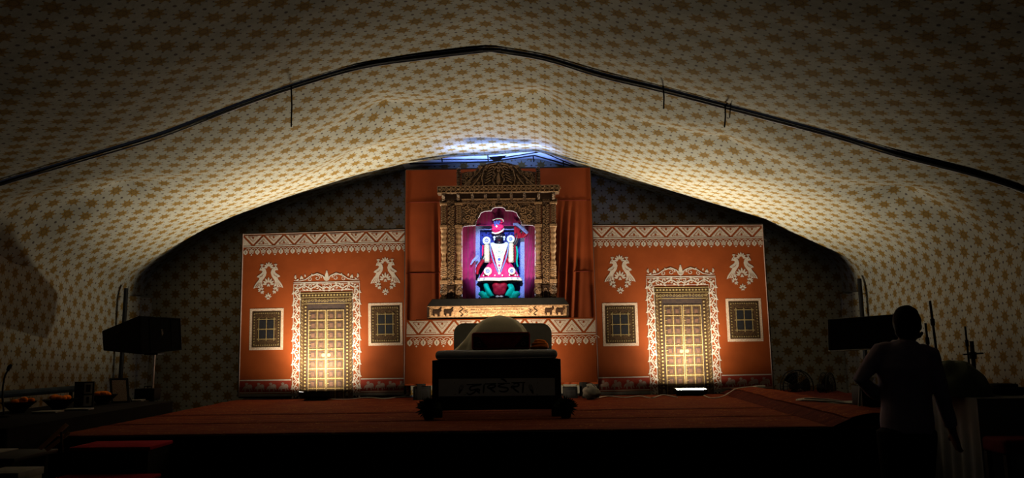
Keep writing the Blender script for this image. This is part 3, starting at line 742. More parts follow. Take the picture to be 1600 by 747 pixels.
    s = Sheet()
    for i in range(16):
        u = du0 + .05 + (du1 - du0 - .1) * i / 15; s.disc(u, dv0 + .045, .017, 6); s.strip(spiral(u, dv0 + .135, .026, .006, i, 1.2, 8), .008)
    s.rect(du0, dv0 + .078, du1, dv0 + .088); s.rect(du0 + .05, dv0 + .18, du1 - .05, dv0 + .19); s.rect(du0, dv0, du1, dv0 + .012)
    stuff(S('lintel_carving', s, 'door_gold', .006, z))
    for m, ua in ((1, du0), (-1, du1)):
        s = Sheet(); f = lambda x: ua + m * x
        q = lambda x0, a, x1, b: s.rect(min(f(x0), f(x1)), a, max(f(x0), f(x1)), b)
        q(.012, dv0 + .09, .055, v1); q(.004, dv0 + .55, .068, dv0 + .60); q(0, dv0 + .62, .074, dv0 + .66); q(.004, dv0 + 1.14, .07, dv0 + 1.19); q(0, v1 - .16, .075, v1)
        s2 = Sheet()
        for i in range(26): s2.disc(f(.092), dv0 + .24 + i * .056, .016, 6); s2.strip([(f(.02), dv0 + .12 + i * .06), (f(.047), dv0 + .145 + i * .06)], .007)
        c_ = S('painted_column', s, 'door_leaf', .006, z); stuff(S('column_bead', s2, 'door_gold', .008, z))
    lu0, lu1, lv0 = du0 + .135, du1 - .135, dv0 + .30; lw = (lu1 - lu0) / 2; rows = 9; rh = (v1 - lv0) / rows
    for k in range(2):
        ua = lu0 + k * lw; s = Sheet(); s.rect(ua + .006, lv0, ua + lw - .006, v1); S('door_leaf', s, 'door_leaf', .007, z)
        cf, cg, gl = Sheet(), Sheet(), Sheet()
        for r_ in range(rows):
            for c_ in range(2):
                x = ua + .02 + c_ * (lw - .035) / 2; y = lv0 + r_ * rh + .02; ww = (lw - .035) / 2 - .012; hh = rh - .035
                cg.rect(x + ww * .16, y + hh * .12, x + ww * .84, y + hh * .88); cf.rect(x + ww * .30, y + hh * .28, x + ww * .74, y + hh * .82)
            yy = lv0 + r_ * rh; gl.rect(ua + .01, yy - .006, ua + lw - .01, yy + .006)
            for i in range(5): gl.disc(ua + .02 + (lw - .04) * i / 4, yy, .011, 6)
            gl.rect(ua + .01, yy + rh * .5 - .003, ua + .05, yy + rh * .5 + .003)
        for x in (ua + .012, ua + lw / 2, ua + lw - .012): gl.rect(x - .005, lv0, x + .005, v1)
        stuff(S('coffer_moulding', cg, 'dark_print', .009, z), S('coffer', cf, 'coffer', .011, z), S('gilt_studwork', gl, 'door_gold', .013, z))
        s = Sheet(); s.disc(ua + (lw - .045 if k == 0 else .045), lv0 + rh * 4.6, .03, 10); s.disc(ua + (lw - .045 if k == 0 else .045), lv0 + rh * 4.6, .012, 8); S('ring_handle', s, 'door_gold', .015, z)
    # elephant dado either side of the door
    vb0, vb1 = 2.455, 2.655
    for ua, ub in ((0.01, u0 - .015), (u1 + .015, W_ - .01)):
        s = Sheet(); s.rect(ua, vb0 + .01, ub, vb1); dz_ = S('elephant_dado', s, 'maroon_print', .003)
        s = Sheet(); s.rect(ua, vb0 - .006, ub, vb0 + .010); s.rect(ua, vb1 - .004, ub, vb1 + .008); S('dado_line', s, 'white_print', .005, dz_)
        for k in range(4):
            s = Sheet(); x = ua + .05 + k * (ub - ua - .06) / 4; kx = .0041
            for shp in (ELE, HOW): s.poly([(x + a * kx, vb0 + .035 + b * .0034 + .014) for a, b in shp])
            S('elephant', s, 'dull_print', .005, dz_)
    s = Sheet(); s.rect(0, 2.675, W_, H_); S('skirting_strip', s, 'skirting', .004)
    return t
backdrop('orange backdrop cloth whose printed door stands behind the flood lamp with its lens hidden', (380, 366), (636, 358), (373, 620), (640, 617), 12.6, 3)
backdrop('orange backdrop cloth whose printed door stands behind the flood lamp with a glowing lens', (923, 352), (1191, 351), (930, 617), (1208, 611), 12.6, 11)

# ------------------------------------------------------------------ draped cloth behind the shrine
YC = 12.5
qc = [P(635, 266, YC), P(921, 262, YC), P(633, 603, YC), P(934, 600, YC)]
def FC(a, b):
    p = qc[0].lerp(qc[1], a).lerp(qc[2].lerp(qc[3], a), b)
    d = .018 * noise.noise(V((a * 3, b * 3, 2)))
    for c, s_, k in ((.19, .035, 1), (.87, .05, -1)):    # gathered folds hanging beside the shrine
        x = a - c - k * (b - .3) * .05; d -= .026 * math.exp(-(x / s_) ** 2) * math.sin(x * 160 + b * 6) * min(1, max(0, (b - .12) * 4))
    return p + V((0, d, 0))
t = thing('draped_backdrop', 'tall orange draped cloth hanging behind the carved shrine', 'backdrop', (-.2, YC, STAGE))
mb = MB(); mb.grid(FC, 140, 60); obj('cloth', mb, 'orange_drape', t, smooth=180)
for a, b in (((635, 266), (921, 262)), ((635, 266), (633, 616)), ((921, 262), (934, 613))):
    mb = MB(); mb.tube([P(*a, YC + .06), P(*b, YC + .06)], .025, 6); obj('frame_pole', mb, 'black_wood', t)
for k in (0, 1):
    mb = MB(); mb.tube([FC(k, i / 20) + V((0, -.012, 0)) for i in range(21)], .008, 5); obj('side_hem', mb, 'orange', t)
for b in (.155, .49):                                     # stitched seams across the cloth
    mb = MB(); mb.tube([FC(i / 60, b) + V((0, -.003, 0)) for i in range(61)], .004, 4); obj('stitched_seam', mb, 'maroon_print', t)

# ------------------------------------------------------------------ riser that carries the shrine, with its printed valance
YV = 11.78
t = thing('shrine_riser', 'platform under the shrine with a white zigzag printed orange valance', 'platform', (-.2, 12.1, STAGE))
FV = quad_map((636, 500), (930, 496), (633, 600), (933, 597), YV, 3.03, 1.04, .0015, 21)
zt = P(780, 497.5, 11.8).z; xa, xb = P(652, 500, 12).x, P(915, 500, 12).x
mb = MB(); mb.b6(xa, xb, YV + .04, 12.40, zt - .08, zt); obj('deck', mb, 'black_wood', t)
for x in (xa + .06, (xa + xb) / 2, xb - .06):
    for y in (YV + .1, 12.34):
        mb = MB(); mb.b6(x - .035, x + .035, y - .035, y + .035, STAGE + .002, zt - .081); obj('leg', mb, 'black_wood', t)
mb = MB(); mb.grid(lambda a, b: FV(a * 3.03, b * 1.04, 0), 50, 20); vc = obj('valance', mb, 'orange', t, smooth=180)
a, b, c = zigzag(t, FV, 3.03, .015, .24, 8)
zig_parts(a, b, c, FV, t)
s = Sheet(); s.rect(0, .255, 3.03, .275); obj('border_line', s.mb(FV, .003), 'white_print', vc, smooth=0)
w1, dk, ar = drop_row(3.03, .285, 14, .15)
stuff(obj('drop_fringe', w1.mb(FV, .003), 'white_print', vc, smooth=0), obj('drop_slit', dk.mb(FV, .005), 'dark_print', vc, smooth=0), obj('drop_arch', ar.mb(FV, .003), 'white_print', vc, smooth=0))

# ================================================================== THE CARVED SHRINE
YF = 12.0
def FS(u, v, off=0.0): return P(779 + u, v - .0122 * u, YF) + V((0, -off, 0))
shr = thing('carved_shrine', 'tall carved wooden shrine front with crest, pillars and scalloped opening around the idol', 'shrine', (-.2, YF, zt))
def slab(name, u0, v0, u1, v1, front, thick, mat, par=shr, taper=0, lab=None):
    m_ = MB(); q = [(u0 + taper, v0), (u1 - taper, v0), (u1, v1), (u0, v1)]
    m_.add([FS(a, b, front) for a, b in q] + [FS(a, b, front - thick) for a, b in q], [(0, 1, 2, 3), (4, 5, 6, 7), (0, 1, 5, 4), (1, 2, 6, 5), (2, 3, 7, 6), (3, 0, 4, 7)])
    o = obj(name, m_, mat, par, smooth=0, label=lab)
    b_ = o.modifiers.new('b', 'BEVEL'); b_.width = .006; b_.segments = 2; b_.limit_method = 'ANGLE'
    return o
def relief(name, sh, off, thick, mat, par): return obj(name, sh.mb(FS, off, thick), mat, par, smooth=30)
# plinth
pl = slab('plinth', -110, 478, 109, 497, .17, .52, 'wood_dark')
slab('plinth_cap', -110, 467, 109, 478, .175, .52, 'black_wood', pl, 8, 'black polished top slab of plinth')
s = Sheet(); s.rect(-106, 479.5, 105, 495.5); relief('carved_face', s, .176, .008, 'plinth_face', pl)
s = Sheet(); s.rect(-109, 478.3, 108, 479.3); s.rect(-109, 495.7, 108, 496.7); relief('moulding', s, .184, .012, 'wood_light', pl)
s = Sheet(); s.poly([(-54, 487.5), (-47, 483.5), (-49, 481), (48, 481), (46, 483.5), (53, 487.5), (46, 491.5), (48, 494.3), (-49, 494.3), (-47, 491.5)]); ip = relief('inscription_tablet', s, .186, .008, 'plinth_face', pl)
s = Sheet()
for v in (484.6, 489.2):                                 # two lines of engraved script, far too small to read
    u = -42
    while u < 40:
        g = random.uniform(1.1, 2.2)
        s.rect(u, v - .9, u + g, v - .55)
        s.rect(u + g * .55, v - .7, u + g * .55 + .35, v + 1.1)
        if random.random() < .7: s.strip([(u + .1, v), (u + g * .3, v + .5), (u + .2, v + 1.0)], .35)
        u += g + (.25 if random.random() < .8 else 1.4)
relief('engraved_line', s, .188, .003, 'wood_dark', ip)['kind'] = 'stuff'
s = Sheet()
for m in (-1, 1): s.strip([(m * x, y) for x, y in ((58, 480.5), (54, 483), (56, 485), (60, 487.5), (56, 490), (54, 492), (58, 494.5))], .8); s.strip(spiral(m * 49, 487.5, 2.6, .4, 0, 1.5), .7)
relief('bracket_scroll', s, .19, .01, 'wood_dark', pl)
COW = [(0, 5), (-1, 3.4), (.4, 1.6), (2, 2), (3, 3), (9, 3.2), (11, 2.6), (12.6, 3.4), (13, 7), (12.7, 10), (12.1, 10), (12, 6.4), (11.4, 8), (11.2, 11.5), (10, 11.5), (9.8, 8), (5, 8.2), (4.8, 11.5), (3.8, 11.5), (3.4, 8), (3.2, 11.5), (2.4, 11.5), (2, 6.5), (1.4, 5.4)]
for u, mm in ((-94, 1), (-76, 1), (78, -1), (95, -1)):
    s = Sheet(); s.poly([((u + (x - 6) * (-mm) * (-1 if u > 0 else 1)), 480.8 + y * 1.15) for x, y in COW])
    hx = u + (.4 - 6) * (-mm) * (-1 if u > 0 else 1); s.strip([(hx, 482.4), (hx - 1, 480.6)], .6); s.strip([(hx, 482.6), (hx + 1.4, 480.6)], .6)
    relief('cow_relief', s, .196, .02, 'wood_dark' if u < 0 else 'coffer', pl)
s = Sheet()
for m in (-1, 1):
    for k in range(3): s.strip(spiral(m * (103 - k * 1.2), 483 + k * 4.2, 2.4, .5, k, 1.3, 10), .7)
relief('corner_scroll', s, .188, .012, 'wood_light', pl)

# pillars: a pair of columns and a carved panel between them on each side
for m in (-1, 1):
    U = lambda a, b: tuple(sorted((m * a, m * b)))
    for a, b in ((80, 90), (56.5, 67)):
        u0, u1 = U(a, b); cu = (u0 + u1) / 2; wd = (u1 - u0) / 2
        cobj = slab('column', u0 + .8, 321, u1 - .8, 353, .10, .10, 'wood')
        s = Sheet()                                       # lattice cut into the square upper shaft
        for k in range(11):
            v = 323 + k * 2.7; s.strip([(u0 + 1.4, v), (u1 - 1.4, v + 2.7)], .5); s.strip([(u1 - 1.4, v), (u0 + 1.4, v + 2.7)], .5)
        relief('lattice', s, .108, .01, 'wood_light', cobj)
        for v0, v1, ex in ((318, 321.4, 1.2), (352.5, 357, .8), (438, 444, .9)): slab('collar', u0 - ex * .5, v0, u1 + ex * .5, v1, .125, .13, 'wood_light', cobj)
        c0, c1 = FS(cu, 357, .055), FS(cu, 439, .055); rr = wd / 96
        prf = []; N = 56
        for k in range(N + 1):
            t_ = k / N; r_ = rr * (.80 + .10 * math.sin(t_ * 60) + .12 * math.exp(-((t_ - .28) / .05) ** 2) + .14 * math.exp(-((t_ - .62) / .06) ** 2) - .14 * math.exp(-((t_ - .45) / .08) ** 2) + .14 * t_ ** 4)
            prf.append((c1.lerp(c0, t_), r_))
        sm = MB(); sm.tube([p for p, r in prf], [r for p, r in prf], 14); obj('turned_shaft', sm, 'wood_light', cobj, smooth=50)
        tw = MB()
        for q in range(2):
            tw.tube([c1.lerp(c0, .08 + .2 * k / 20) + V((rr * .95 * math.cos(k * .9 + q * 3.14), -rr * .95 * math.sin(k * .9 + q * 3.14), 0)) for k in range(21)], rr * .16, 5)
        obj('twisted_carving', tw, 'wood_light', cobj)
        b0 = FS(cu, 466.6, .07); pb = MB(); h = (FS(cu, 444, .07) - b0).length
        pb.lathe([(rr * 1.15, 0), (rr * 1.15, h * .12), (rr * .75, h * .2), (rr * 1.15, h * .38), (rr * 1.25, h * .55), (rr * .9, h * .8), (rr * 1.05, h * .88), (rr * 1.05, h)], b0, 14); obj('pot_base', pb, 'wood', cobj, smooth=50)
    u0, u1 = U(67.2, 80)
    pn = slab('carved_panel', u0, 318, u1, 467, .045, .06, 'wood')
    s = Sheet(); cu = (u0 + u1) / 2; wd = (u1 - u0)
    for k in range(17):
        v = 326 + k * 7; sg = 1 if k % 2 else -1
        s.strip([(cu + sg * (wd * .22 + 0) + (wd * .26 - .28 * j) * math.cos(j * .8), v + (3.2 - .3 * j) * math.sin(j * .8)) for j in range(9)], .8)
        s.leaf(cu - sg * wd * .1, v + 2, wd * .38, 2.2, R(180 if sg > 0 else 0) + .5); s.leaf(cu - sg * wd * .12, v - 2.5, wd * .3, 1.8, R(180 if sg > 0 else 0) - .7)
        s.disc(cu + sg * wd * .24, v, .8, 6); s.disc(cu - sg * wd * .34, v - .2, .7, 6)
    s.strip([(cu + math.sin(k * .45) * wd * .2, 323 + k) for k in range(118)], .8)
    relief('vine_relief', s, .058, .012, 'wood_light', pn)
    s = Sheet(); s.rect(u0 + .4, 318, u0 + 1.3, 442); s.rect(u1 - 1.3, 318, u1 - .4, 442); relief('edge_moulding', s, .062, .012, 'wood', pn)
    slab('panel_foot', u0, 446, u1, 467, .06, .06, 'wood_dark', pn)
    s = Sheet(); s.poly([(cu - 5, 466), (cu - 4.4, 456), (cu - 2, 452), (cu, 450), (cu + 2, 452), (cu + 4.4, 456), (cu + 5, 466), (cu + 3, 466), (cu + 2.6, 457), (cu, 454), (cu - 2.6, 457), (cu - 3, 466)]); relief('foot_arch', s, .07, .01, 'wood', pn)

# header with the scalloped arch
ARC = [(-57.2, 467), (-57.4, 357), (-55, 353), (-48.3, 352), (-36.2, 351.6), (-35.3, 346.4), (-33, 341), (-30, 337.3), (-28.6, 333), (-26.7, 331.6), (-22, 329.6), (-15, 329), (-11.2, 329), (-10, 325.8), (-7, 324.2), (-3.9, 323.6), (0, 323.4)]
ARCF = ARC + [(-u, v) for u, v in ARC[-2::-1]]
s = Sheet()
s.poly([(-57, 316), (0, 316)] + ARC[:0:-1]); s.poly([(57, 316), (0, 316)] + [(-u, v) for u, v in ARC[:0:-1]])
hd = relief('arch_header', s, .03, .05, 'wood', shr)
s = Sheet()
for m in (-1, 1):
    for cu, cv, r_, a0, tn in ((48, 340, 6, 0, 1.6), (38, 330, 5.5, 2, -1.5), (50, 326, 5, 1, 1.5), (27, 322.5, 4, 3, 1.4), (17, 321.5, 3.6, 0, -1.4), (44, 347.5, 3, 1, 1.3), (8, 319.6, 2.6, 2, 1.2), (38, 341.5, 4, 4, 1.4)):
        s.strip(spiral(m * cu, cv, r_, .8, a0 if m > 0 else math.pi - a0, tn * m, 16), 1.1)
        for q in range(4):
            a = a0 + q * 1.6; s.leaf(m * (cu + r_ * .9 * math.cos(a)), cv + r_ * .9 * math.sin(a), 3.4, 1.8, (a + .9) if m > 0 else math.pi - a - .9)
    s.strip([(m * 57, 318), (m * 30, 317.6), (m * 2, 317.4)], .9)
relief('scroll_relief', s, .046, .018, 'wood_light', hd)
s = Sheet()                                               # beaded fringe that follows the scallops
for k in range(len(ARCF) - 1):
    (a, b), (c, d) = ARCF[k], ARCF[k + 1]; L = math.hypot(c - a, d - b)
    if b > 357 or d > 357: continue
    for j in range(max(1, int(L / 1.8))):
        t_ = j / max(1, int(L / 1.8)); s.disc(a + (c - a) * t_ + (0 if abs(a) < 34 else (1.2 if a < 0 else -1.2)), b + (d - b) * t_ - 1.6, .9, 7)
relief('beaded_edge', s, .046, .02, 'wood', hd)
led = MB(); led.tube([FS(u, v, -.03) for u, v in ARCF], .0042, 6, side=(0, 1, 0)); obj('led_strip', led, 'led', shr, label='glowing white strip light lining the scalloped opening')
# lintel and cornice
ln = slab('lintel', -94, 293.5, 94, 305, .20, .20, 'wood')
s = Sheet(); s.rect(-93, 294, 93, 295); s.rect(-93, 303.6, 93, 304.6); relief('lintel_moulding', s, .212, .014, 'wood_light', ln)
s = Sheet()
for k in range(26):
    u = -90 + k * 7.2; s.disc(u, 299.3, 1.5, 8); s.strip(spiral(u + 3.6, 299.3, 3.0, .5, k * math.pi, 1.3 * (1 if k % 2 else -1), 10), .8); s.leaf(u + 1.6, 297, 2.8, 1.3, -.8); s.leaf(u + 1.6, 301.5, 2.8, 1.3, .8)
relief('rosette_row', s, .216, .02, 'wood_light', ln)
co = slab('cornice', -88, 305, 88, 313, .13, .13, 'wood_dark'); slab('cornice_band', -91, 313, 91, 318, .10, .11, 'wood', co)
s = Sheet(); s.rect(-57, 312.6, 57, 314); relief('cornice_bead', s, .14, .04, 'wood_light', co)
for u in (-85, -62, -40, -20, 0, 20, 40, 62, 85):
    m_ = MB(); a = FS(u - 2.2, 305.4, .13); b = FS(u + 2.2, 305.4, .13)
    ps = [(0, .07), (.3, .065), (.6, .035), (1, .005), (1, 0), (0, 0)]; h = (FS(u, 305.4, 0) - FS(u, 315, 0)).length
    vs = [a + V((0, -y, -z * h)) for z, y in ps] + [b + V((0, -y, -z * h)) for z, y in ps]; n = len(ps)
    m_.add(vs, [tuple(range(n)), tuple(range(2 * n - 1, n - 1, -1))] + [(i, (i + 1) % n, n + (i + 1) % n, n + i) for i in range(n)])
    obj('bracket', m_, 'wood', co, smooth=30)
# crest with two finials
CT = [(-58, 293), (-58, 271), (-50, 269.5), (-36, 268.6), (-34, 263), (-29, 259.6), (-23, 258.6), (-17, 256.6), (-8, 255.2), (0, 254.6)]
s = Sheet(); s.poly(CT + [(-u, v) for u, v in CT[-2::-1]]); cr = relief('crest', s, .06, .07, 'wood', shr)
s = Sheet()
for m in (-1, 1):
    f = lambda x, y: (m * x, y)
    s.strip([f(54, 291), f(44, 282), f(34, 273), f(25, 262)], [1.6, 2.2, 2.2, 1.2]); s.strip([f(40, 291), f(33, 283), f(28, 275)], [1.2, 2.2, 1]); s.strip([f(50, 291), f(38, 277), f(30, 268)], 1)
    s.strip([f(24, 291), f(26, 280), f(23, 268), f(14, 260), f(4, 257.5)], 1.4)
    for k in range(6): s.strip([f(21 - k * 1.2, 288 - k * 4.6), f(12 - k * .8, 283 - k * 4.4)], 1.2); s.disc(*f(9 - k * .3, 285 - k * 4.4), 1.2, 7)
    s.strip([f(6, 290), f(9, 282), f(5, 275), f(8, 268), f(3, 262)], 1.5)
    for cu, cv, r_ in ((49, 276, 4.4), (53, 284, 3.2), (43, 274, 3), (31, 288.5, 2.6), (29, 262.5, 2.6), (18, 263, 2.8), (36, 270.5, 2.2), (46, 286.5, 3)):
        s.strip(spiral(m * cu, cv, r_, .5, cu, 1.4 * m, 12), .9); s.leaf(m * cu, cv, r_ * 1.2, 1.8, cu); s.leaf(m * (cu + 2), cv + 3, r_, 1.6, cu + 2)
s.leaf(0, 291, 20, 6, R(-90)); s.disc(0, 268, 2.6, 10); s.disc(0, 262, 1.6, 8); s.leaf(0, 268, 10, 5, R(-90))
for k in range(23): s.disc(-56 + k * 5.1, 291.6, 1.0, 6)
relief('crest_relief', s, .085, .028, 'wood_light', cr)
for u in (-62, 62):
    f_ = MB(); b0 = FS(u, 293, .04); h = (FS(u, 262, .04) - b0).length; rr = .034
    f_.lathe([(rr * 1.3, 0), (rr * 1.3, h * .06)] + [(rr * (.95 + .1 * math.sin(k * 2.2)), h * (.07 + .66 * k / 20)) for k in range(21)] + [(rr * 1.3, h * .75), (rr * .7, h * .8), (rr * 1.25, h * .89), (rr * .9, h * .96), (rr * .2, h)], b0, 12)
    f_.tube([b0 + V((rr * math.cos(k * .7), -rr * math.sin(k * .7), h * (.08 + .62 * k / 40))) for k in range(41)], .007, 5)
    obj('finial', f_, 'wood', shr, smooth=50)
# back of the niche and brocade frame
def D(x, y, Y): return P(700 + x / 4.394, 310 + y / 4.394, Y)
def FD(Y): return lambda u, v, off=0: D(u, v, Y) + V((0, -off, 0))
s = Sheet(); s.rect(90, 50, 606, 700); obj('niche_back', s.mb(FD(12.37), 0, .012), 'navy', shr, smooth=0)
for nm, a in (('brocade_frame', [(185, 184, 219, 694), (496, 184, 530, 694), (219, 184, 496, 216)]),):
    for r_ in a:
        s = Sheet(); s.rect(*r_); obj(nm, s.mb(FD(12.27), 0, .03), 'blue_brocade', shr, smooth=0)
# velvet curtain with an opening for the idol
cu_ = thing('velvet_curtain', 'pleated magenta velvet curtain hung inside the shrine opening', 'curtain', (-.2, 12.2, zt))
def pleat(u, v, dens, lean): return .016 * math.sin((u + lean * (v - 184)) * dens) + .008 * noise.noise(V((u * .02, v * .01, 3)))
for nm, (u0, v0, u1, v1), dn, le, nu in (('side_panel', (84, 150, 187, 698), .16, .0, 60), ('side_panel', (528, 150, 612, 698), .22, .13, 60), ('pelmet', (180, 44, 536, 187), .13, .0, 150)):
    m_ = MB()
    def fn(a, b):
        u, v = u0 + (u1 - u0) * a, v0 + (v1 - v0) * b
        gather = 1
        p = D(u, v, 12.16); p.y += pleat(u, v, dn, le) * gather; return p
    m_.grid(fn, nu, 30); obj(nm, m_, 'velvet', cu_, smooth=180)
    m_ = MB(); e = 1 if u0 < 100 else 0
    if nm == 'pelmet': m_.tube([fn(i / 60, 1) + V((0, -.01, 0)) for i in range(61)], .009, 5)
    else: m_.tube([fn(e, i / 40) + V((0, -.01, 0)) for i in range(41)], .008, 5)
    obj('corded_edge', m_, 'velvet', cu_, smooth=180)

# ================================================================== THE IDOL
YD = 12.17
idl = thing('idol', 'dressed dark idol with pink turban, flared pink robe and pearl garlands', 'statue', (D(350, 690, YD).x, YD, zt))
U1 = 1 / (4.394 * 94.5)                                   # metres per unit of the close-up
b = MB()
b.ell(D(352, 268, YD), (.070, .075, .088), 20, 14)
b.tube([D(352, 285, YD), D(352, 330, YD)], [.045, .05], 12)
b.tube([D(352, 310, YD), D(352, 340, YD), D(352, 400, YD), D(352, 470, YD), D(354, 560, YD)], [(.06, .05), (.14, .08), (.13, .09), (.12, .09), (.12, .08)], 16, side=(1, 0, 0))
b.tube([D(300, 345, YD), D(262, 380, YD - .02), D(232, 440, YD - .04), D(205, 470, YD - .06)], [.05, .045, .04, .032], 12)
b.tube([D(405, 345, YD), D(448, 330, YD), D(470, 285, YD - .02), D(482, 240, YD - .03)], [.05, .045, .038, .03], 12)
for x in (330, 378): b.tube([D(x, 540, YD), D(x, 610, YD), D(x, 668, YD - .01)], [.065, .055, .04], 12)
for x in (335, 372): b.ell(D(x, 676, YD - .05), (.035, .07, .025), 12, 8)
bo = obj('body', b, 'idol', idl, smooth=180); remesh(bo, .012, 4)
m_ = MB(); m_.add([D(352, 262, YD - .074) + V((-.012, 0, -.02)), D(352, 262, YD - .074) + V((.012, 0, -.02)), D(352, 262, YD - .074) + V((0, 0, .02)), D(352, 262, YD - .10) + V((0, 0, -.016))], [(0, 1, 3), (1, 2, 3), (2, 0, 3), (0, 2, 1)]); obj('nose', m_, 'idol', idl)
for x in (336, 368):
    m_ = MB(); m_.ell(D(x, 262, YD - .068), (.017, .012, .009)); e = obj('eye', m_, 'white_silk', idl, smooth=180)
    m_ = MB(); m_.ell(D(x, 262, YD - .079), (.006, .004, .006), 8, 6); obj('pupil', m_, 'idol', e, smooth=180)
m_ = MB(); m_.tube([D(342, 284, YD - .066), D(352, 287, YD - .073), D(362, 284, YD - .066)], [.002, .006, .002], 6); obj('mouth', m_, 'crimson', idl)
for x in (318, 386):
    m_ = MB(); m_.lathe([(.001, 0), (.02, .004), (.02, .016), (.001, .02)], D(x, 268, YD - .04), 10, 'Y'); m_.ell(D(x, 283, YD - .04), (.014, .012, .02), 8, 6); obj('ear_ornament', m_, 'pearl', idl, smooth=60)
# turban
def tw_warp(p, th, h): return V((p.x * (1 + .05 * math.sin(6 * th + h)), p.y, p.z + .12 * p.x))
m_ = MB(); m_.ell(D(342, 205, YD), (.105, .095, .085), 24, 16, None, tw_warp); tb = obj('turban', m_, 'pink', idl, smooth=180)
for k, y in enumerate((190, 203, 216)):
    m_ = MB(); m_.torus(D(341 + k, y, YD), .098 - .004 * k, .012, (.12 + .1 * k, 0, 1), 28, 6); obj('turban_fold', m_, 'pink', tb, smooth=180)
m_ = MB(); pts = [D(303, 236, YD - .03) + V((0, -.03, 0)), D(325, 240, YD - .095), D(350, 234, YD - .105), D(372, 222, YD - .085), D(384, 210, YD - .03)]; m_.tube(catmull(pts, 6), .014, 8); obj('turban_band', m_, 'white_silk', tb, smooth=180)
m_ = MB()
for a, b_, L in ((325, 180, .07), (335, 165, .07), (322, 165, .05), (345, 176, .06), (352, 160, .05)): m_.ell(D(a, b_, YD - .09), (.022, .016, L * .5), 10, 8, Matrix.Rotation(R((a - 335) * 1.5), 3, 'Y'))
obj('plume', m_, 'ultra', tb, smooth=180)
m_ = MB()
for a, b_ in ((345, 145), (360, 143), (372, 150), (366, 166)): m_.ell(D(a, b_, YD - .05), (.03, .03, .02), 10, 8)
obj('topknot', m_, 'pink', tb, smooth=180)
m_ = MB(); m_.tube(catmull([D(306, 150, YD - .08), D(335, 140, YD - .09), D(372, 142, YD - .09), D(380, 160, YD - .07)], 5), .008, 6); m_.ell(D(334, 192, YD - .105), (.016, .01, .02), 8, 6); obj('turban_jewel', m_, 'pearl', tb, smooth=180)
# rosettes
for x, y, r_, Yr in ((265, 290, .066, YD - .06), (430, 280, .066, YD - .06), (273, 500, .066, YD - .16), (438, 498, .06, YD - .16)):
    p = D(x, y, Yr); m_ = MB(); m_.lathe([(r_, 0), (r_, .008), (r_ * .85, .016), (r_ * .3, .02), (r_ * .001, .02)], p + V((0, .0, 0)), 22, 'Y')
    for rr in (.88, .62): m_.torus(p + V((0, -.018, 0)), r_ * rr, .006, (0, 1, 0), 22, 6)
    ro = obj('rosette', m_, 'pearl', idl, smooth=50); m_ = MB(); m_.torus(p + V((0, -.02, 0)), r_ * .36, .007, (0, 1, 0), 16, 6); m_.ell(p + V((0, -.022, 0)), (.009, .006, .009), 8, 6); obj('rosette_eye', m_, 'ultra', ro, smooth=180)
# upright gilt armrests with pink piping
for x0, x1, y0, y1 in ((249, 286, 318, 442), (414, 450, 308, 442)):
    cx_ = (x0 + x1) / 2; r_ = (x1 - x0) / 2 * U1 * 1.02; a, b_ = D(cx_, y1, YD - .05), D(cx_, y0, YD - .05)
    m_ = MB(); m_.lathe([(r_ * .8, 0), (r_, .012), (r_, (b_ - a).length - .012), (r_ * .8, (b_ - a).length)], a, 14); ar_ = obj('bolster_sleeve', m_, 'beige', idl, smooth=50)
    m_ = MB()
    for q in range(7): m_.torus(a.lerp(b_, (q + .5) / 7), r_ * 1.0, .004, (0, 0, 1), 14, 5)
    obj('sleeve_band', m_, 'white_silk', ar_, smooth=180)
for pts, mt, rd in (([(240, 322), (238, 370), (240, 430)], 'pink', .014), ([(459, 320), (462, 380), (458, 440)], 'crimson', .016), ([(470, 330), (476, 380), (472, 436), (480, 470)], 'teal', .014)):
    m_ = MB(); m_.tube(catmull([D(x, y, YD - .03) for x, y in pts], 5), (rd, ) * 0 or [rd] * (5 * (len(pts) - 1) + 1), 8); obj('shawl_edge', m_, mt, idl, smooth=180)
# robe: bodice and flared skirt with pleats
m_ = MB(); m_.tube([D(352, 318, YD - .01), D(352, 345, YD - .01), D(352, 400, YD - .01), D(352, 450, YD - .01)], [(.09, .06), (.16, .095), (.15, .105), (.16, .12)], 20, side=(1, 0, 0)); obj('bodice', m_, 'pink', idl, smooth=180)
def skirt_fn(a, b):
    t_ = b; h = 2 * math.pi * a
    xc = 355; yy = 425 + (572 - 425) * t_; w_ = (62 + (147 - 62) * t_ ** .85) * U1; d_ = .10 + .075 * t_
    rip = 1 + .05 * t_ * math.sin(h * 16)
    p = D(xc, yy, YD - .01); return p + V((math.cos(h) * w_ * rip, math.sin(h) * d_ * rip, -.012 * math.sin(h) * t_ + .02 * t_ * abs(math.cos(h))))
m_ = MB(); m_.grid(skirt_fn, 128, 20); sk = obj('skirt', m_, 'pink', idl, smooth=180)
m_ = MB(); m_.tube([skirt_fn(i / 128, .93) * 1 + V((0, -.004, 0)) for i in range(129)], [(.016, .016)] * 129, 6); m_.tube([skirt_fn(i / 128, 1.0) for i in range(129)], .013, 6); obj('skirt_hem', m_, 'white_silk', sk, smooth=180)
m_ = MB()
for x in (250, 290, 330, 370, 410, 450, 480): m_.ell(skirt_fn(.75 + (x - 355) / 147 * .22, .78) + V((0, -.008, 0)), (.012, .006, .014), 8, 6)
obj('sequin', m_, 'pearl', sk, smooth=180)['kind'] = 'stuff'
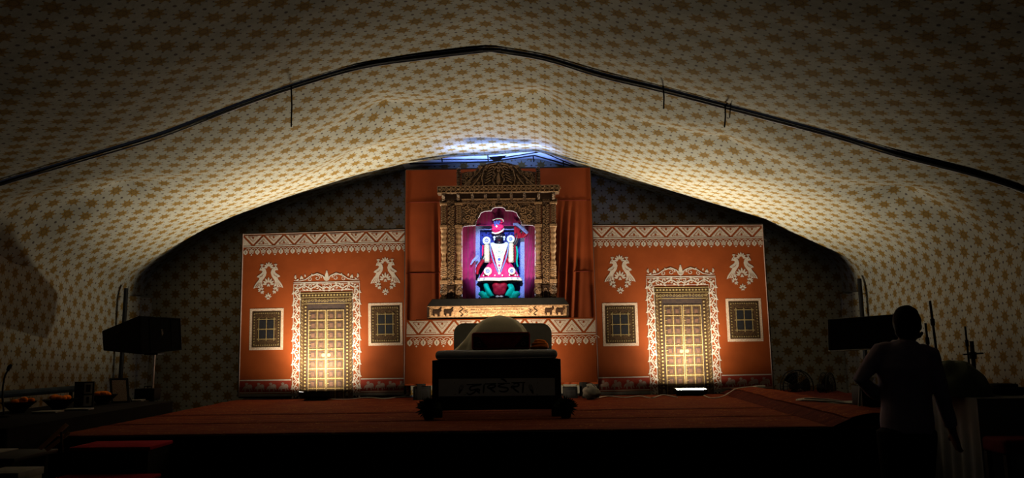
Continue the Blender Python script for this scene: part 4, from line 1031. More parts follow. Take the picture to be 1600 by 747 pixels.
# garlands: strands from shoulder to shoulder, each lower than the last
for k in range(9):
    lo = 330 + k * 21; wd = 46 + 2.2 * k if k < 6 else 62 - 5 * (k - 5)
    pts = []
    for i in range(25):
        a = -1 + 2 * i / 24; y = 306 + (lo - 306) * (1 - abs(a) ** (1.25 if k > 3 else 2.2)); p = D(352 + a * wd, y, YD - .115 - .022 * (1 - a * a) - .004 * k); pts.append(p)
    m_ = MB(); rad = .011 if k < 7 else .009
    m_.tube(pts, [rad * (1 + .25 * (i % 2)) for i in range(25)], 7); obj('garland', m_, ('pearl', 'white_silk', 'pearl')[k % 3], idl, smooth=180)
m_ = MB()
def bib(a, b):
    v = 312 + (505 - 312) * b; w_ = (56 * (1 - b) + 5) * (1 - .12 * math.sin(math.pi * b)); p = D(352 + (a - .5) * 2 * w_, v, YD - .108 - .035 * math.sin(math.pi * a) - .012 * b); p.y += .006 * math.sin(b * 60); return p
m_.grid(bib, 20, 60); obj('pearl_bib', m_, 'pearl', idl, smooth=180)
m_ = MB(); m_.tube([D(306, 310, YD - .10), D(318, 318, YD - .12), D(352, 324, YD - .14), D(388, 318, YD - .12), D(402, 306, YD - .10)], .024, 10); obj('collar', m_, 'pearl', idl, smooth=180)
for x, y, mt in ((352, 352, 'white_silk'), (352, 384, 'pearl'), (352, 420, 'ultra'), (352, 462, 'pink'), (352, 512, 'pearl')):
    m_ = MB(); m_.ell(D(x, y, YD - .165), (.024, .012, .026), 12, 8); obj('pendant', m_, mt, idl, smooth=180)
for m in (-1, 1):
    m_ = MB(); m_.tube(catmull([D(352 + m * 62, 300, YD - .09), D(352 + m * 58, 360, YD - .13), D(352 + m * 40, 430, YD - .15), D(352 + m * 8, 508, YD - .175)], 6), .012, 7); obj('long_garland', m_, 'blue_brocade', idl, smooth=180)
m_ = MB(); m_.tube(catmull([D(290, 440, YD - .13), D(330, 405, YD - .15), D(352, 455, YD - .16), D(376, 405, YD - .15), D(415, 440, YD - .13)], 5), .012, 6); obj('waist_sash', m_, 'crimson', idl, smooth=180)
# lower drapery
def blob(name, mt, parts, vox=.012):
    m__ = MB()
    for x, y, yy, r_ in parts: m__.ell(D(x, y, YD + yy), r_, 14, 10)
    o = obj(name, m__, mt, idl, smooth=180); remesh(o, vox, 3); return o
blob('trousers', 'crimson', [(332, 600, -.04, (.075, .08, .08)), (378, 600, -.04, (.075, .08, .08)), (354, 615, -.05, (.09, .08, .09)), (333, 632, -.045, (.06, .07, .085)), (375, 632, -.045, (.06, .07, .085)), (354, 645, -.04, (.07, .06, .06))])
for m, o in ((-1, 0), (1, 2)):
    c = 352 + o
    m_ = MB(); n = 8
    path = [D(c + m * 66, 588, YD - .01), D(c + m * 84, 620, YD - .03), D(c + m * 70, 655, YD - .05), D(c + m * 60, 682, YD - .06)] if m > 0 else [D(c - 92, 588, YD - .01), D(c - 84, 620, YD - .03), D(c - 66, 655, YD - .05), D(c - 50, 682, YD - .06)]
    m_.tube(catmull(path, 5), [(.055 + .018 * i / 4, .045) for i in range(16)], 12)
    for q in range(3): m_.ell(D(c + m * (112 + 10 * q - 8), 668 - 8 * q, YD - .05), (.055, .05, .035), 12, 8, Matrix.Rotation(m * .5, 3, 'Y'))
    m_.ell(D(c + m * 92, 684, YD - .06), (.09, .06, .022), 14, 8)
    o_ = obj('teal_drape', m_, 'teal', idl, smooth=180); remesh(o_, .010, 2)
for x in (340, 366):
    m_ = MB(); m_.ell(D(x, 676, YD - .10), (.034, .06, .022), 12, 8); obj('slipper', m_, 'white_silk', idl, smooth=180)
# hanging sleeve with ribbon, raised kerchief with patterned band
m_ = MB(); m_.tube(catmull([D(240, 425, YD - .05), D(222, 450, YD - .07), D(205, 480, YD - .08), D(200, 520, YD - .06)], 5), [(.045, .03)] * 6 + [(.05, .03)] * 6 + [(.03, .02)] * 4, 10); obj('sleeve', m_, 'crimson', idl, smooth=180)
s = Sheet(); s.strip(catmull([(156, 455, 0), (172, 428, 0), (196, 404, 0), (206, 392, 0)], 4), 14) if False else s.strip([(156, 455), (172, 428), (196, 404), (208, 392)], [8, 14, 16, 12]); obj('ribbon', s.mb(FD(YD - .10), 0, .006), 'blue_brocade', idl, smooth=30)
def kerf(a, b):
    u = 452 + (538 - 452) * a; top = 184 + 58 * a; v = top + (275 - top) * b * (1 - .25 * abs(a - .4)); u = u + (468 - u) * b * .25 + (12 if a > .8 else 0) * (1 - b)
    p = D(u, v, YD - .06); p.y += .014 * math.sin(a * 26 + b * 2) * (1 - .3 * b); return p
m_ = MB(); m_.grid(kerf, 40, 14); kk = obj('raised_kerchief', m_, 'crimson', idl, smooth=180)
s = Sheet(); s.strip([(448, 178), (470, 176), (500, 196), (528, 222), (546, 240)], [16, 20, 22, 22, 18]); obj('kerchief_band', s.mb(FD(YD - .085), 0, .008), 'blue_brocade', kk, smooth=30)
m_ = MB()
for k in range(4):
    a = .3 + k * .28; m_.tube([D(484, 236, YD - .03), D(484 + 26 * math.cos(a - 1), 232 - 20 * math.sin(a), YD - .07), D(480 + 30 * math.cos(a - 1), 246 - 20 * math.sin(a), YD - .09)], [.011, .010, .006], 6)
m_.tube([D(480, 240, YD - .03), D(462, 246, YD - .07), D(458, 256, YD - .08)], [.011, .010, .007], 6); obj('raised_hand', m_, 'idol', idl, smooth=180)

# ================================================================== FLOOD LAMPS
def flood(lab, px, py, tilt, roll, group='flood lamps on the stage floor'):
    c = P(px, py, 12.16); t = thing('flood_lamp', lab, 'lamp', (c.x, c.y, STAGE + .013))
    Rm = Matrix.Rotation(R(tilt), 3, 'X') @ Matrix.Rotation(R(roll), 3, 'Y')
    bx = lambda m__, ctr, d, bev=0: m__.box(c + Rm @ V(ctr), d, Rm, bev)
    m__ = MB(); bx(m__, (0, 0, -.045), (.50, .26, .05), .008)
    for sx in (-1, 1): bx(m__, (sx * .245, 0, -.008), (.014, .26, .04))
    bx(m__, (0, .124, -.011), (.50, .014, .030)); bx(m__, (0, -.124, -.011), (.50, .014, .030))
    obj('housing', m__, 'black_plastic', t, smooth=0)
    m__ = MB(); k = [c + Rm @ V(q) for q in ((-.235, -.112, -.012), (.235, -.112, -.012), (.235, .112, -.012), (-.235, .112, -.012))]; m__.add(k, [(0, 1, 2, 3)]); obj('lens', m__, 'lens', t, smooth=0, label='glowing warm white lens', recalc=False)
    bl = lamp('flood_beam', 'AREA', tuple(c + Rm @ V((0, 0, .012))), tuple(c + Rm @ V((0, -.03, 1))), FLOOD_BEAM, FLOOD_COLOUR, shape='RECTANGLE', size=.46, size_y=.22, spread=R(118))
    for i in range(9):
        m__ = MB(); bx(m__, (-.2 + .05 * i, 0, -.085), (.008, .22, .035)); obj('cooling_fin', m__, 'black_plastic', t, smooth=0)
    m__ = MB(); zb = STAGE + .013
    for sx in (-1, 1): m__.box((c.x + sx * .14, c.y, (c.z - .05 + zb) / 2), (.03, .05, c.z - .05 - zb))
    m__.box((c.x, c.y, zb + .01), (.34, .20, .02), None, .004); obj('bracket', m__, 'black_plastic', t, smooth=0)
    m__ = MB(); m__.tube([c + V((.1, .06, -.07)), c + V((.2, .15, -.12)), V((c.x + .32, c.y + .2, STAGE + .025)), V((c.x + .7, c.y + .22, STAGE + .025))], .007, 6); obj('power_cord', m__, 'black_cable', t)
flood('black flood lamp with hidden lens on stage before the printed door, left of the bed', 494, 613, -4, 0)
flood('black flood lamp with bright glowing lens edge on stage, right of the bed', 1078, 608, 3, 0)

# ================================================================== THE BED (SEAT OF HONOUR)
YB0 = 8.9; x0, x1 = P(675, 600, YB0).x, P(877, 600, YB0).x; zt_b = P(776, 562, YB0).z
bed = thing('divan_bed', 'black wooden divan with white mattress and lettered plaque in the middle of the stage', 'bed', ((x0 + x1) / 2, 9.5, STAGE + .02)); Z0 = STAGE + .018
for x in (x0 + .06, x1 - .06):
    for y in (YB0 + .05, 10.02):
        mb = MB(); mb.b6(x - .06, x + .06, y - .05, y + .05, Z0, zt_b, .008); obj('post', mb, 'black_wood', bed)
mb = MB(); mb.b6(x0 + .12, x1 - .12, YB0 + .01, YB0 + .05, Z0 + .08, zt_b - .01); obj('front_panel', mb, 'black_wood', bed)
for x in (x0 + .03, x1 - .03): mb = MB(); mb.b6(x - .02, x + .02, YB0 + .1, 9.97, Z0 + .08, zt_b - .01); obj('side_panel', mb, 'black_wood', bed)
mb = MB(); mb.b6(x0 + .02, x1 - .02, YB0 + .02, 10.05, zt_b - .03, zt_b); obj('bed_board', mb, 'black_wood', bed)
mx0, mx1, mz = P(680, 550, YB0).x, P(871, 550, YB0).x, P(776, 547, YB0).z
mb = MB(); mb.b6(mx0, mx1, YB0 - .03, 9.98, zt_b + .001, mz, .05, 4); mt = obj('mattress', mb, 'sheet', bed, smooth=60)
mb = MB(); mb.tube([(mx0 + .03, YB0 - .034, zt_b + .02), ((mx0 + mx1) / 2, YB0 - .036, zt_b + .014), (mx1 - .03, YB0 - .034, zt_b + .02)], .006, 6); obj('sheet_fold', mb, 'sheet', mt)
# backrest
s = Sheet(); a0, a1, b0, b1, r_ = 709, 862, 505, 548, 16
pts = [(a0, b1), (a0, b0 + r_)] + [(a0 + r_ - r_ * math.cos(q * math.pi / 16), b0 + r_ - r_ * math.sin(q * math.pi / 16)) for q in range(1, 9)] + [(a1 - r_ + r_ * math.sin(q * math.pi / 16), b0 + r_ - r_ * math.cos(q * math.pi / 16)) for q in range(0, 9)] + [(a1, b1)]
s.poly(pts); o = obj('backrest', s.mb(lambda u, v, off: P(u, v, 9.95) + V((0, -off, 0)), 0, .10), 'grey_fabric', bed, smooth=30); bv = o.modifiers.new('b', 'BEVEL'); bv.width = .02; bv.segments = 3; bv.limit_method = 'ANGLE'
# plaque with its lettering
FPq = lambda u, v, off=0: P(690 + u / 8.889, 580 + v / 8.889, YB0) + V((0, -off, 0))
mb = MB(); q = [(-40, 108), (1572, 95), (1575, 336), (-40, 350)]
mb.add([FPq(*k, .016) for k in q] + [FPq(*k, -.012) for k in q], [(0, 1, 2, 3), (4, 5, 6, 7), (0, 1, 5, 4), (1, 2, 6, 5), (2, 3, 7, 6), (3, 0, 4, 7)]); pq = obj('plaque', mb, 'plaque', bed, smooth=0, label='white name plaque with black lettering')
def c2(pts): return [(p.x, p.y) for p in catmull([(a, b, 0) for a, b in pts], 6)]
s = Sheet(); SW = 22
s.strip([(348, 186), (560, 180)], 15); s.strip([(600, 178), (760, 172)], 15); s.strip([(780, 172), (950, 166)], 15); s.strip([(970, 160), (1160, 158)], 15)
letters = [[(540, 192), (470, 200), (410, 216), (392, 243), (412, 264), (462, 256), (506, 240)], [(350, 300), (385, 322), (436, 306), (478, 272), (506, 250), (528, 262), (512, 280), (486, 270)], [(486, 268), (505, 286), (532, 306)],
           [(592, 180), (586, 240), (580, 304)],
           [(650, 205), (690, 190), (738, 192), (742, 214), (700, 232), (655, 236), (640, 214), (662, 206)], [(660, 234), (700, 262), (744, 292)],
           [(872, 176), (806, 194), (792, 212), (850, 222), (906, 232), (922, 256), (888, 282), (834, 284), (800, 268)], [(826, 108), (866, 120), (904, 152)],
           [(1000, 178), (1040, 164), (1072, 180), (1062, 206), (1004, 218), (968, 226), (984, 206), (1010, 212)], [(985, 226), (1026, 262), (1074, 296)], [(1134, 160), (1130, 230), (1124, 302)]]
for l in letters:
    cc = c2(l); n = len(cc); s.strip(cc, [SW * (.75 + .35 * math.sin(math.pi * i / (n - 1))) for i in range(n)])
obj('lettering', s.mb(FPq, .018, .003), 'ink', pq, smooth=0)
for cx_, m in ((268, 1), (1246, -1)):
    s = Sheet(); f = lambda x, y: (cx_ + m * x, 250 + y)
    s.strip(c2([f(-26, 66), f(-22, 0), f(0, -50), f(24, -62), f(32, -30), f(18, 0), f(-8, 20)]), 8); s.strip(c2([f(-22, 40), f(4, -10), f(18, -40)]), 6); s.disc(*f(14, -34), 9, 8)
    s.leaf(*f(-20, 60), 70, 26, R(-70 if m > 0 else -110)); s.leaf(*f(-16, 30), 50, 20, R(-30 if m > 0 else -150))
    for x, y in ((-90, -88), (-80, 70), (60, 74)): s.disc(*f(x, y), 7, 7)
    obj('feather_ornament', s.mb(FPq, .018, .003), 'dark_print', pq, smooth=0)

# things on the bed
def dome(a, b):
    h = 2 * math.pi * a; e = abs(math.cos(h)) ** .75 * (1 if math.cos(h) > 0 else -1); g = abs(math.sin(h)) ** .8 * (1 if math.sin(h) > 0 else -1)
    k = max(0, 1 - b ** 2.8) ** .5; rx = .375 + (.20 * (1 - b) ** 2.2 if e < 0 else .02 * (1 - b) ** 2); w_ = 1 + .018 * math.sin(h * 11 + 4 * b) * (1 - b) * 2 + .03 * noise.noise(V((a * 9, b * 3, 5)))
    return V((P(781, 545, 9.66).x + e * rx * k * w_, 9.66 + g * .17 * k * w_, mz + .001 + .44 * b * (1 + .02 * noise.noise(V((e * 2, g * 2, 1))))))
mb = MB(); mb.grid(dome, 120, 24); dr = obj('muslin_cloth', mb, 'cream', smooth=180); tag(dr, 'big rounded bolster under pale cream cloth, in front of the grey backrest', 'bolster')
t = thing('brocade_cushion', 'dark maroon box cushion with cut corners in front of the cream bolster', 'cushion', (P(782, 548, 9.2).x, 9.22, mz))
xa, xb, zz = P(737, 548, 9.1).x, P(829, 548, 9.1).x, P(782, 519, 9.1).z
mb = MB(); mb.b6(xa, xb, 9.1, 9.36, mz + .001, zz, .03, 3); cb = obj('cushion_body', mb, 'maroon', t, smooth=60)
for m, xx in ((1, xa), (-1, xb)):
    mb = MB(); pr = [(0.02, .03), (.20, .03), (.08, zz - mz - .05), (.02, zz - mz - .05)]
    mb.add([V((xx + m * a, 9.096, mz + b)) for a, b in pr] + [V((xx + m * a, 9.104, mz + b)) for a, b in pr], [(0, 1, 2, 3), (4, 5, 6, 7), (0, 1, 5, 4), (1, 2, 6, 5), (2, 3, 7, 6), (3, 0, 4, 7)]); pf = obj('corner_patch', mb, 'ultra', cb, smooth=0); pf.data.materials[0] = M['dark_print']
    mb = MB(); mb.torus(V((xx + m * .09, 9.094, mz + .075)), .022, .005, (0, 1, 0), 14, 5); obj('patch_flower', mb, 'dull_print', cb, smooth=180)
mb = MB()
for z_ in (mz + .02, zz - .015): mb.tube([(xa + .02, 9.098, z_), (xb - .02, 9.098, z_)], .008, 6)
obj('piping', mb, 'maroon_print', cb)
t = thing('orange_turban', 'coiled orange turban cloth beside the maroon cushion', 'turban', (P(843, 545, 9.25).x, 9.25, mz))
c = P(843, 545, 9.25); c.z = mz
for k, (rr, z_) in enumerate(((.088, .022), (.078, .058), (.055, .09))):
    mb = MB(); mb.torus(c + V((.006 * k, 0, z_)), rr, .030 - .003 * k, (.1 * (k - 1), .15, 1), 24, 8); obj('coil', mb, 'orange_flower', t, smooth=180)
mb = MB(); mb.ell(c + V((0, 0, .065)), (.075, .075, .05), 16, 8); obj('crown', mb, 'orange_flower', t, smooth=180)
# dark tinsel bunches at the feet of the bed
for px_, py_, rr, lab in ((669, 643, .165, 'dark bushy potted plant at the bed foot where the plaque lettering begins'), (886, 642, .155, 'dark bushy potted plant at the bed foot below the orange turban')):
    c = G(px_, py_ + 13, STAGE + .02); c.y -= .0; t = thing('bushy_plant', lab, 'plant', (c.x, 8.72, STAGE + .02), 'plants at the bed feet'); c = V((c.x, 8.72, STAGE + .018))
    mb = MB(); mb.lathe([(.055, 0), (.075, .09), (.08, .09), (.08, .10), (.01, .10)], c, 14); obj('pot', mb, 'black_plastic', t, smooth=40)
    mb = MB(); random.seed(int(px_))
    for k in range(260):
        d = V((random.gauss(0, 1), random.gauss(0, 1), random.gauss(0, 1))).normalized(); d.z = abs(d.z) if random.random() < .6 else d.z; b0 = c + V((0, 0, .12)); L = rr * random.uniform(.7, 1.08); e = b0 + V((d.x * L, d.y * L * .8, max(d.z * L * .85, -.10))); sd = d.orthogonal().normalized() * .016; md = b0.lerp(e, .6)
        mb.add([b0, md + sd, e, md - sd], [(0, 1, 2), (0, 2, 3)])
    obj('foliage', mb, 'leaf_dark', t, smooth=0, recalc=False)

# ================================================================== LOUDSPEAKERS
def cabinet(t, q, front, side_mat='black_plastic'):
    # q: eight corners (front tl, tr, br, bl, back tl, tr, br, bl)
    m_ = MB(); m_.add(q, [(0, 1, 2, 3), (4, 5, 6, 7), (0, 1, 5, 4), (1, 2, 6, 5), (2, 3, 7, 6), (3, 0, 4, 7)]); o = obj('cabinet', m_, side_mat, t, smooth=0)
    b_ = o.modifiers.new('b', 'BEVEL'); b_.width = .012; b_.segments = 2
    n = (q[1] - q[0]).cross(q[3] - q[0]).normalized(); n = -n if n.y > 0 else n
    c = (q[0] + q[1] + q[2] + q[3]) / 4
    f = lambda k, s_, o_: c + (k - c) * s_ + n * o_
    g = MB(); a = [f(k, .90, .010) for k in q[:4]] + [f(k, .90, -.01) for k in q[:4]]; g.add(a, [(0, 1, 2, 3), (4, 5, 6, 7), (0, 1, 5, 4), (1, 2, 6, 5), (2, 3, 7, 6), (3, 0, 4, 7)]); gr = obj('grille', g, 'grille', t, smooth=0)
    for i in range(4):
        r_ = MB(); r_.tube([f(q[i], .945, .008), f(q[(i + 1) % 4], .945, .008)], .009, 6); obj('grille_frame', r_, 'black_steel', t)
    return gr, c, n, f
sp = thing('loudspeaker', 'wedge-shaped black loudspeaker with small pale emblem on its grille, on a stand', 'speaker', tuple(P(236, 552, 10.75)))
q = [P(217, 493, 10.45), P(283, 497, 10.75), P(285, 547, 10.75), P(219, 554, 10.45), P(159, 517, 11.0), P(232, 512, 11.35), P(234, 543, 11.35), P(161, 548, 11.0)]
gr, c, n, f = cabinet(sp, q, 0)
for i in (.22, .78):
    m_ = MB(); m_.tube([f(q[0].lerp(q[1], i), .9, .014), f(q[3].lerp(q[2], i), .9, .014)], .006, 5); obj('grille_bar', m_, 'black_steel', gr)
e = c + n * .014 + V((.01, 0, .015)); ux = (q[1] - q[0]).normalized(); m_ = MB()
for a, b_ in (((-.012, .05), (.012, .05)), ((-.004, .05), (.006, -.03)), ((.01, .03), (.014, -.01))): m_.tube([e + ux * a[0] + V((0, 0, a[1])), e + ux * b_[0] + V((0, 0, b_[1]))], .006, 6)
obj('emblem', m_, 'white_print', gr, label='small pale emblem')
sl = [q[0].lerp(q[4], .45), q[3].lerp(q[7], .45)]
m_ = MB(); hn = (q[4] - q[0]).cross(q[3] - q[0]).normalized(); hn = hn if hn.y < 0 else -hn
hp = sl[0].lerp(sl[1], .3); m_.tube([hp + hn * .002, hp + hn * .03, hp + hn * .03 + (q[4] - q[0]).normalized() * .14, hp + hn * .002 + (q[4] - q[0]).normalized() * .16], .009, 6); obj('side_handle', m_, 'black_steel', sp)

def tripod(lab, top, zf, group='speaker stands'):
    t = thing('speaker_stand', lab, 'stand', (top.x, top.y, zf))
    m_ = MB(); m_.tube([(top.x, top.y, zf + .12), (top.x, top.y, top.z)], .019, 10); obj('upper_pole', m_, 'steel', t, label='bare steel telescoping pole')
    m_ = MB(); m_.tube([(top.x, top.y, zf + .10), (top.x, top.y, zf + (top.z - zf) * .55)], .027, 10); obj('lower_pole', m_, 'black_steel', t)
    m_ = MB(); m_.tube([(top.x, top.y, zf + (top.z - zf) * .53), (top.x, top.y, zf + (top.z - zf) * .60)], .036, 10); m_.tube([(top.x + .03, top.y, zf + (top.z - zf) * .565), (top.x + .08, top.y, zf + (top.z - zf) * .565)], .012, 8); obj('collar', m_, 'black_plastic', t)
    m_ = MB(); m_.b6(top.x - .10, top.x + .10, top.y - .10, top.y + .10, top.z - .02, top.z + .006, .004); obj('top_plate', m_, 'black_steel', t)
    for k in range(3):
        a = R(90 + 120 * k); m_ = MB(); m_.tube([(top.x, top.y, zf + .55), (top.x + .42 * math.cos(a), top.y + .42 * math.sin(a), zf + .02)], .014, 8); m_.ell((top.x + .42 * math.cos(a), top.y + .42 * math.sin(a), zf + .022), (.026, .026, .02), 8, 6); obj('leg', m_, 'black_steel', t)
    return t
pt = P(241, 552.5, 10.78); tripod('speaker stand with bare steel pole under the wedge-shaped loudspeaker', pt, 0.0)
sp = thing('loudspeaker', 'wide flat black loudspeaker behind the standing man', 'speaker', tuple(P(1350, 548, 9.5)))
q = [P(1293, 499, 9.45), P(1408, 490, 9.35), P(1408, 544, 9.35), P(1294, 549, 9.45), P(1300, 502, 9.9), P(1408, 494, 9.85), P(1408, 541, 9.85), P(1301, 547, 9.9)]
gr, c, n, f = cabinet(sp, q, 0)
m_ = MB(); m_.tube([f(q[3], .985, .012), f(q[2], .985, .012)], .008, 6); obj('bottom_trim', m_, 'steel', gr, label='bright metal bottom edge')
tripod('speaker stand hidden behind the standing man', P(1392, 545.5, 9.6), STAGE + .11)

# ================================================================== CLUTTER ON THE FAR SIDE OF THE STAGE
def floor_fan(lab, px, py, r_, yaw, Y):
    c = P(px, py, Y); t = thing('floor_fan', lab, 'fan', (c.x, c.y, STAGE + .014), 'floor fans by the gable wall'); Rz = Matrix.Rotation(R(yaw), 3, 'Z'); ax = Rz @ V((0, 1, 0)); Zb = STAGE + .014
    cage = MB()
    for k in range(1, 5): cage.torus(c - ax * (.05 + .02 * (1 - (k / 4) ** 2)), r_ * k / 4, .004 if k < 4 else .010, ax, 26, 5)
    cage.torus(c + ax * .05, r_, .008, ax, 26, 5)
    for k in range(22):
        a = 2 * math.pi * k / 22; d = Rz @ V((math.cos(a), 0, math.sin(a))); cage.tube([c - ax * .075, c - ax * .05 + d * r_, c + ax * .05 + d * r_, c + ax * .08], .0028, 4)
    obj('cage', cage, 'black_steel', t)
    for k in range(3):
        b_ = MB(); a0 = 2 * math.pi * k / 3
        def bl(u, v):
            a = a0 + (u - .5) * 1.2; rr = .05 + (r_ * .88 - .05) * v; d = Rz @ V((math.cos(a), 0, math.sin(a))); return c + d * rr + ax * ((u - .5) * .05)
        b_.grid(bl, 6, 5); obj('blade', b_, 'black_plastic', t, smooth=180)
    m__ = MB(); m__.tube([c - ax * .02, c + ax * .15], [.05, .06], 12); obj('motor', m__, 'black_plastic', t)
    m__ = MB(); p = c + ax * .1; m__.tube([p, (p.x, p.y, Zb + .03)], .022, 8); obj('post', m__, 'black_steel', t)
    m__ = MB(); m__.lathe([(.16, 0), (.16, .02), (.05, .045), (.02, .05)], (p.x, p.y, Zb + .0), 18); obj('base', m__, 'black_plastic', t, smooth=40)
floor_fan('round black floor fan facing the bed, beside the backdrop edge', 1245, 604, .255, 8, 11.9)
floor_fan('round black floor fan turned sideways, next to the other fan', 1293, 606, .235, 50, 11.75)
# power strip and cables
t = thing('power_strip', 'white power strip lying on carpet by the corner of the orange backdrop', 'power strip', tuple(G(1193, 612, STAGE + .03)))
a, b_ = on_fold(G(1179, 611, STAGE + .06), .03), on_fold(G(1206, 608, STAGE + .06), .03); m_ = MB(); d = b_ - a; Rz = Matrix.Rotation(math.atan2(d.y, d.x), 3, 'Z'); m_.box((a + b_) / 2 + V((0, 0, .02)), (d.length, .07, .04), Rz, .008); obj('housing', m_, 'white_cable', t)
for k in range(5): m_ = MB(); m_.box(a.lerp(b_, (k + .6) / 5) + V((0, 0, .042)), (d.length * .11, .045, .006), Rz); obj('socket', m_, 'black_plastic', t)
def cable(lab, pts, z, r_, mat='white_cable'):
    pp = catmull([on_fold(G(x, y, z), .018) for x, y in pts], 6); m__ = MB(); m__.tube(pp, r_, 6); return tag(obj('cable', m__, mat, smooth=180), lab, 'cable')
cable('thin pale cable trailing from the white bag along the foot of the backdrop', [(932, 622), (950, 619), (975, 621), (1000, 619), (1018, 622), (1036, 617), (1058, 621)], STAGE + .035, .008)
cable('pale cable on carpet from the glowing flood lamp towards the power strip', [(1100, 618), (1112, 622), (1130, 619), (1150, 615), (1172, 614), (1182, 614)], STAGE + .035, .007)
cable('pale cable along the foot of the other orange backdrop towards the bed', [(505, 623), (540, 624), (575, 621), (600, 623), (632, 619), (660, 621)], STAGE + .03, .006)
cc = G(1278, 634, STAGE + .06); m_ = MB()
for k in range(5):
    pts = [on_fold(x_, .014 + .006 * k) for x_ in (cc + V(((.22 + .03 * k) * math.cos(a * .52) * 1.2 + .04 * k, (.16 + .02 * k) * math.sin(a * .52) * 1.2 - .05 * k, .03 * noise.noise(V((a * .6, k, 1))) + .006 * k)) for a in range(13))]; m_.tube(pts, .007, 5)
tag(obj('cable', m_, 'white_cable', smooth=180), 'loose coil of pale cable on the bunched dark carpet', 'cable')
# crumpled white bag and dark boxes under the valance
c = G(918, 620, STAGE + .014); c.y = 11.55; m_ = MB(); m_.ell(c + V((0, 0, .105)), (.13, .10, .108), 26, 18, None, lambda p, th, h: p * (1 + .22 * noise.noise(p * 22) + .12 * noise.noise(p * 50)))
m_.tube([c + V((-.05, -.04, .18)), c + V((-.08, -.06, .23)), c + V((0, -.07, .25)), c + V((.05, -.04, .19))], .008, 6); bg = obj('plastic_bag', m_, 'paper', smooth=180); tag(bg, 'crumpled pale plastic bag below the corner of the zigzag valance', 'bag')
for x0_, x1_, y0_, lab in ((646, 672, 601, 'small dark equipment box in the gap under the valance, bag-free end'), (880, 902, 602, 'small dark equipment box in the gap under the valance beside the pale bag')):
    a = P(x0_, y0_, 11.9); b_ = P(x1_, y0_, 11.9); t = thing('equipment_box', lab, 'box', ((a.x + b_.x) / 2, 11.95, STAGE + .014)); m_ = MB(); m_.b6(a.x, b_.x, 11.86, 12.06, STAGE + .014, a.z - .03, .006); obj('case', m_, 'black_plastic', t)
    m_ = MB(); m_.b6(a.x + .03, b_.x - .03, 11.85, 11.865, STAGE + .06, a.z - .07); obj('face_plate', m_, 'black_steel', t)
t = thing('cardboard_carton', 'dark open carton with pale edges at the stage front beside the man', 'box', tuple(G(1360, 652, STAGE + .02)))
c = on_fold(V((P(1360, 640, 8.1).x, 8.1, STAGE + .03)), .03); hx, hy, hz = .13, .12, .22
for nm, dx, dy, sx, sy in (('side', -hx, 0, .008, hy * 2), ('side', hx, 0, .008, hy * 2), ('side', 0, -hy, hx * 2, .008), ('side', 0, hy, hx * 2, .008)):
    m_ = MB(); m_.box(c + V((dx, dy, hz / 2)), (sx, sy, hz)); obj('carton_side', m_, 'black_plastic', t)
m_ = MB(); m_.box(c + V((0, 0, .006)), (hx * 2, hy * 2, .008)); obj('carton_base', m_, 'black_plastic', t)
m_ = MB(); m_.box(c + V((-hx - .03, -hy - .006, hz / 2 + .02)), (.02, .012, hz + .05), Matrix.Rotation(.14, 3, 'Y')); obj('edge_strip', m_, 'paper', t, label='pale cardboard edge')
m_ = MB(); m_.box(c + V((.02, hy, hz + .06)), (.17, .006, .13), Matrix.Rotation(.5, 3, 'Y')); obj('flap', m_, 'cream', t, label='yellowish lifted flap')

# white-covered table with bundle, stands behind it
TY0, TY1 = 6.55, 7.30; tx0, tx1 = P(1456, 620, 7.25).x, 5.45; tz = P(1500, 618, 6.95).z
t = thing('covered_table', 'table under a white cloth reaching the ground, behind the man', 'table', ((tx0 + tx1) / 2, 6.9, 0))
m_ = MB(); m_.b6(tx0 + .03, tx1 - .03, TY0 + .03, TY1 - .03, tz - .04, tz - .006); obj('tabletop', m_, 'black_wood', t)
for x in (tx0 + .1, tx1 - .1):
    for y in (TY0 + .1, TY1 - .1): m_ = MB(); m_.b6(x - .025, x + .025, y - .025, y + .025, 0, tz - .04); obj('leg', m_, 'black_steel', t)
def drape(a, b):
    L = [(tx0, TY1), (tx0, TY0), (tx1, TY0), (tx1, TY1)]; k = min(int(a * 3), 2); f_ = a * 3 - k; p = V(L[k]).lerp(V(L[k + 1]), f_); nx = (V((-1, 0)), V((0, -1)), V((1, 0)))[k]; o_ = .03 * (1 - b) * math.sin(a * 90) + .02 * (1 - b)
    return V((p.x + nx.x * o_, p.y + nx.y * o_, .01 + (tz - .01) * b))
m_ = MB(); m_.grid(drape, 180, 12); k0 = len(m_.v); m_.grid(lambda a, b: V((tx0 + (tx1 - tx0) * a, TY0 + (TY1 - TY0) * b, tz + .004 * noise.noise(V((a * 6, b * 4, 1))))), 12, 6); tcl = obj('tablecloth', m_, 'table_sheet', t, smooth=60)
c = V((P(1490, 600, 7.0).x, 6.98, tz + .004))
def bundle(a, b):
    h = 2 * math.pi * a; k = math.cos(b * math.pi / 2) ** .6; w_ = 1 + .12 * noise.noise(V((math.cos(h) * 2, math.sin(h) * 2, b * 3))); peak = .30 * (1 - .25 * math.cos(h))
    return c + V((math.cos(h) * .33 * k * w_, math.sin(h) * .24 * k * w_, max(0, math.sin(b * math.pi / 2)) * .30 * (1 - .5 * max(0, math.cos(h)) * (1 - b)) * w_))
m_ = MB(); m_.grid(bundle, 50, 18); tag(obj('cloth_bundle', m_, 'green_plastic', smooth=180), 'lumpy olive-grey cloth bundle heaped on the white-covered table', 'cloth')
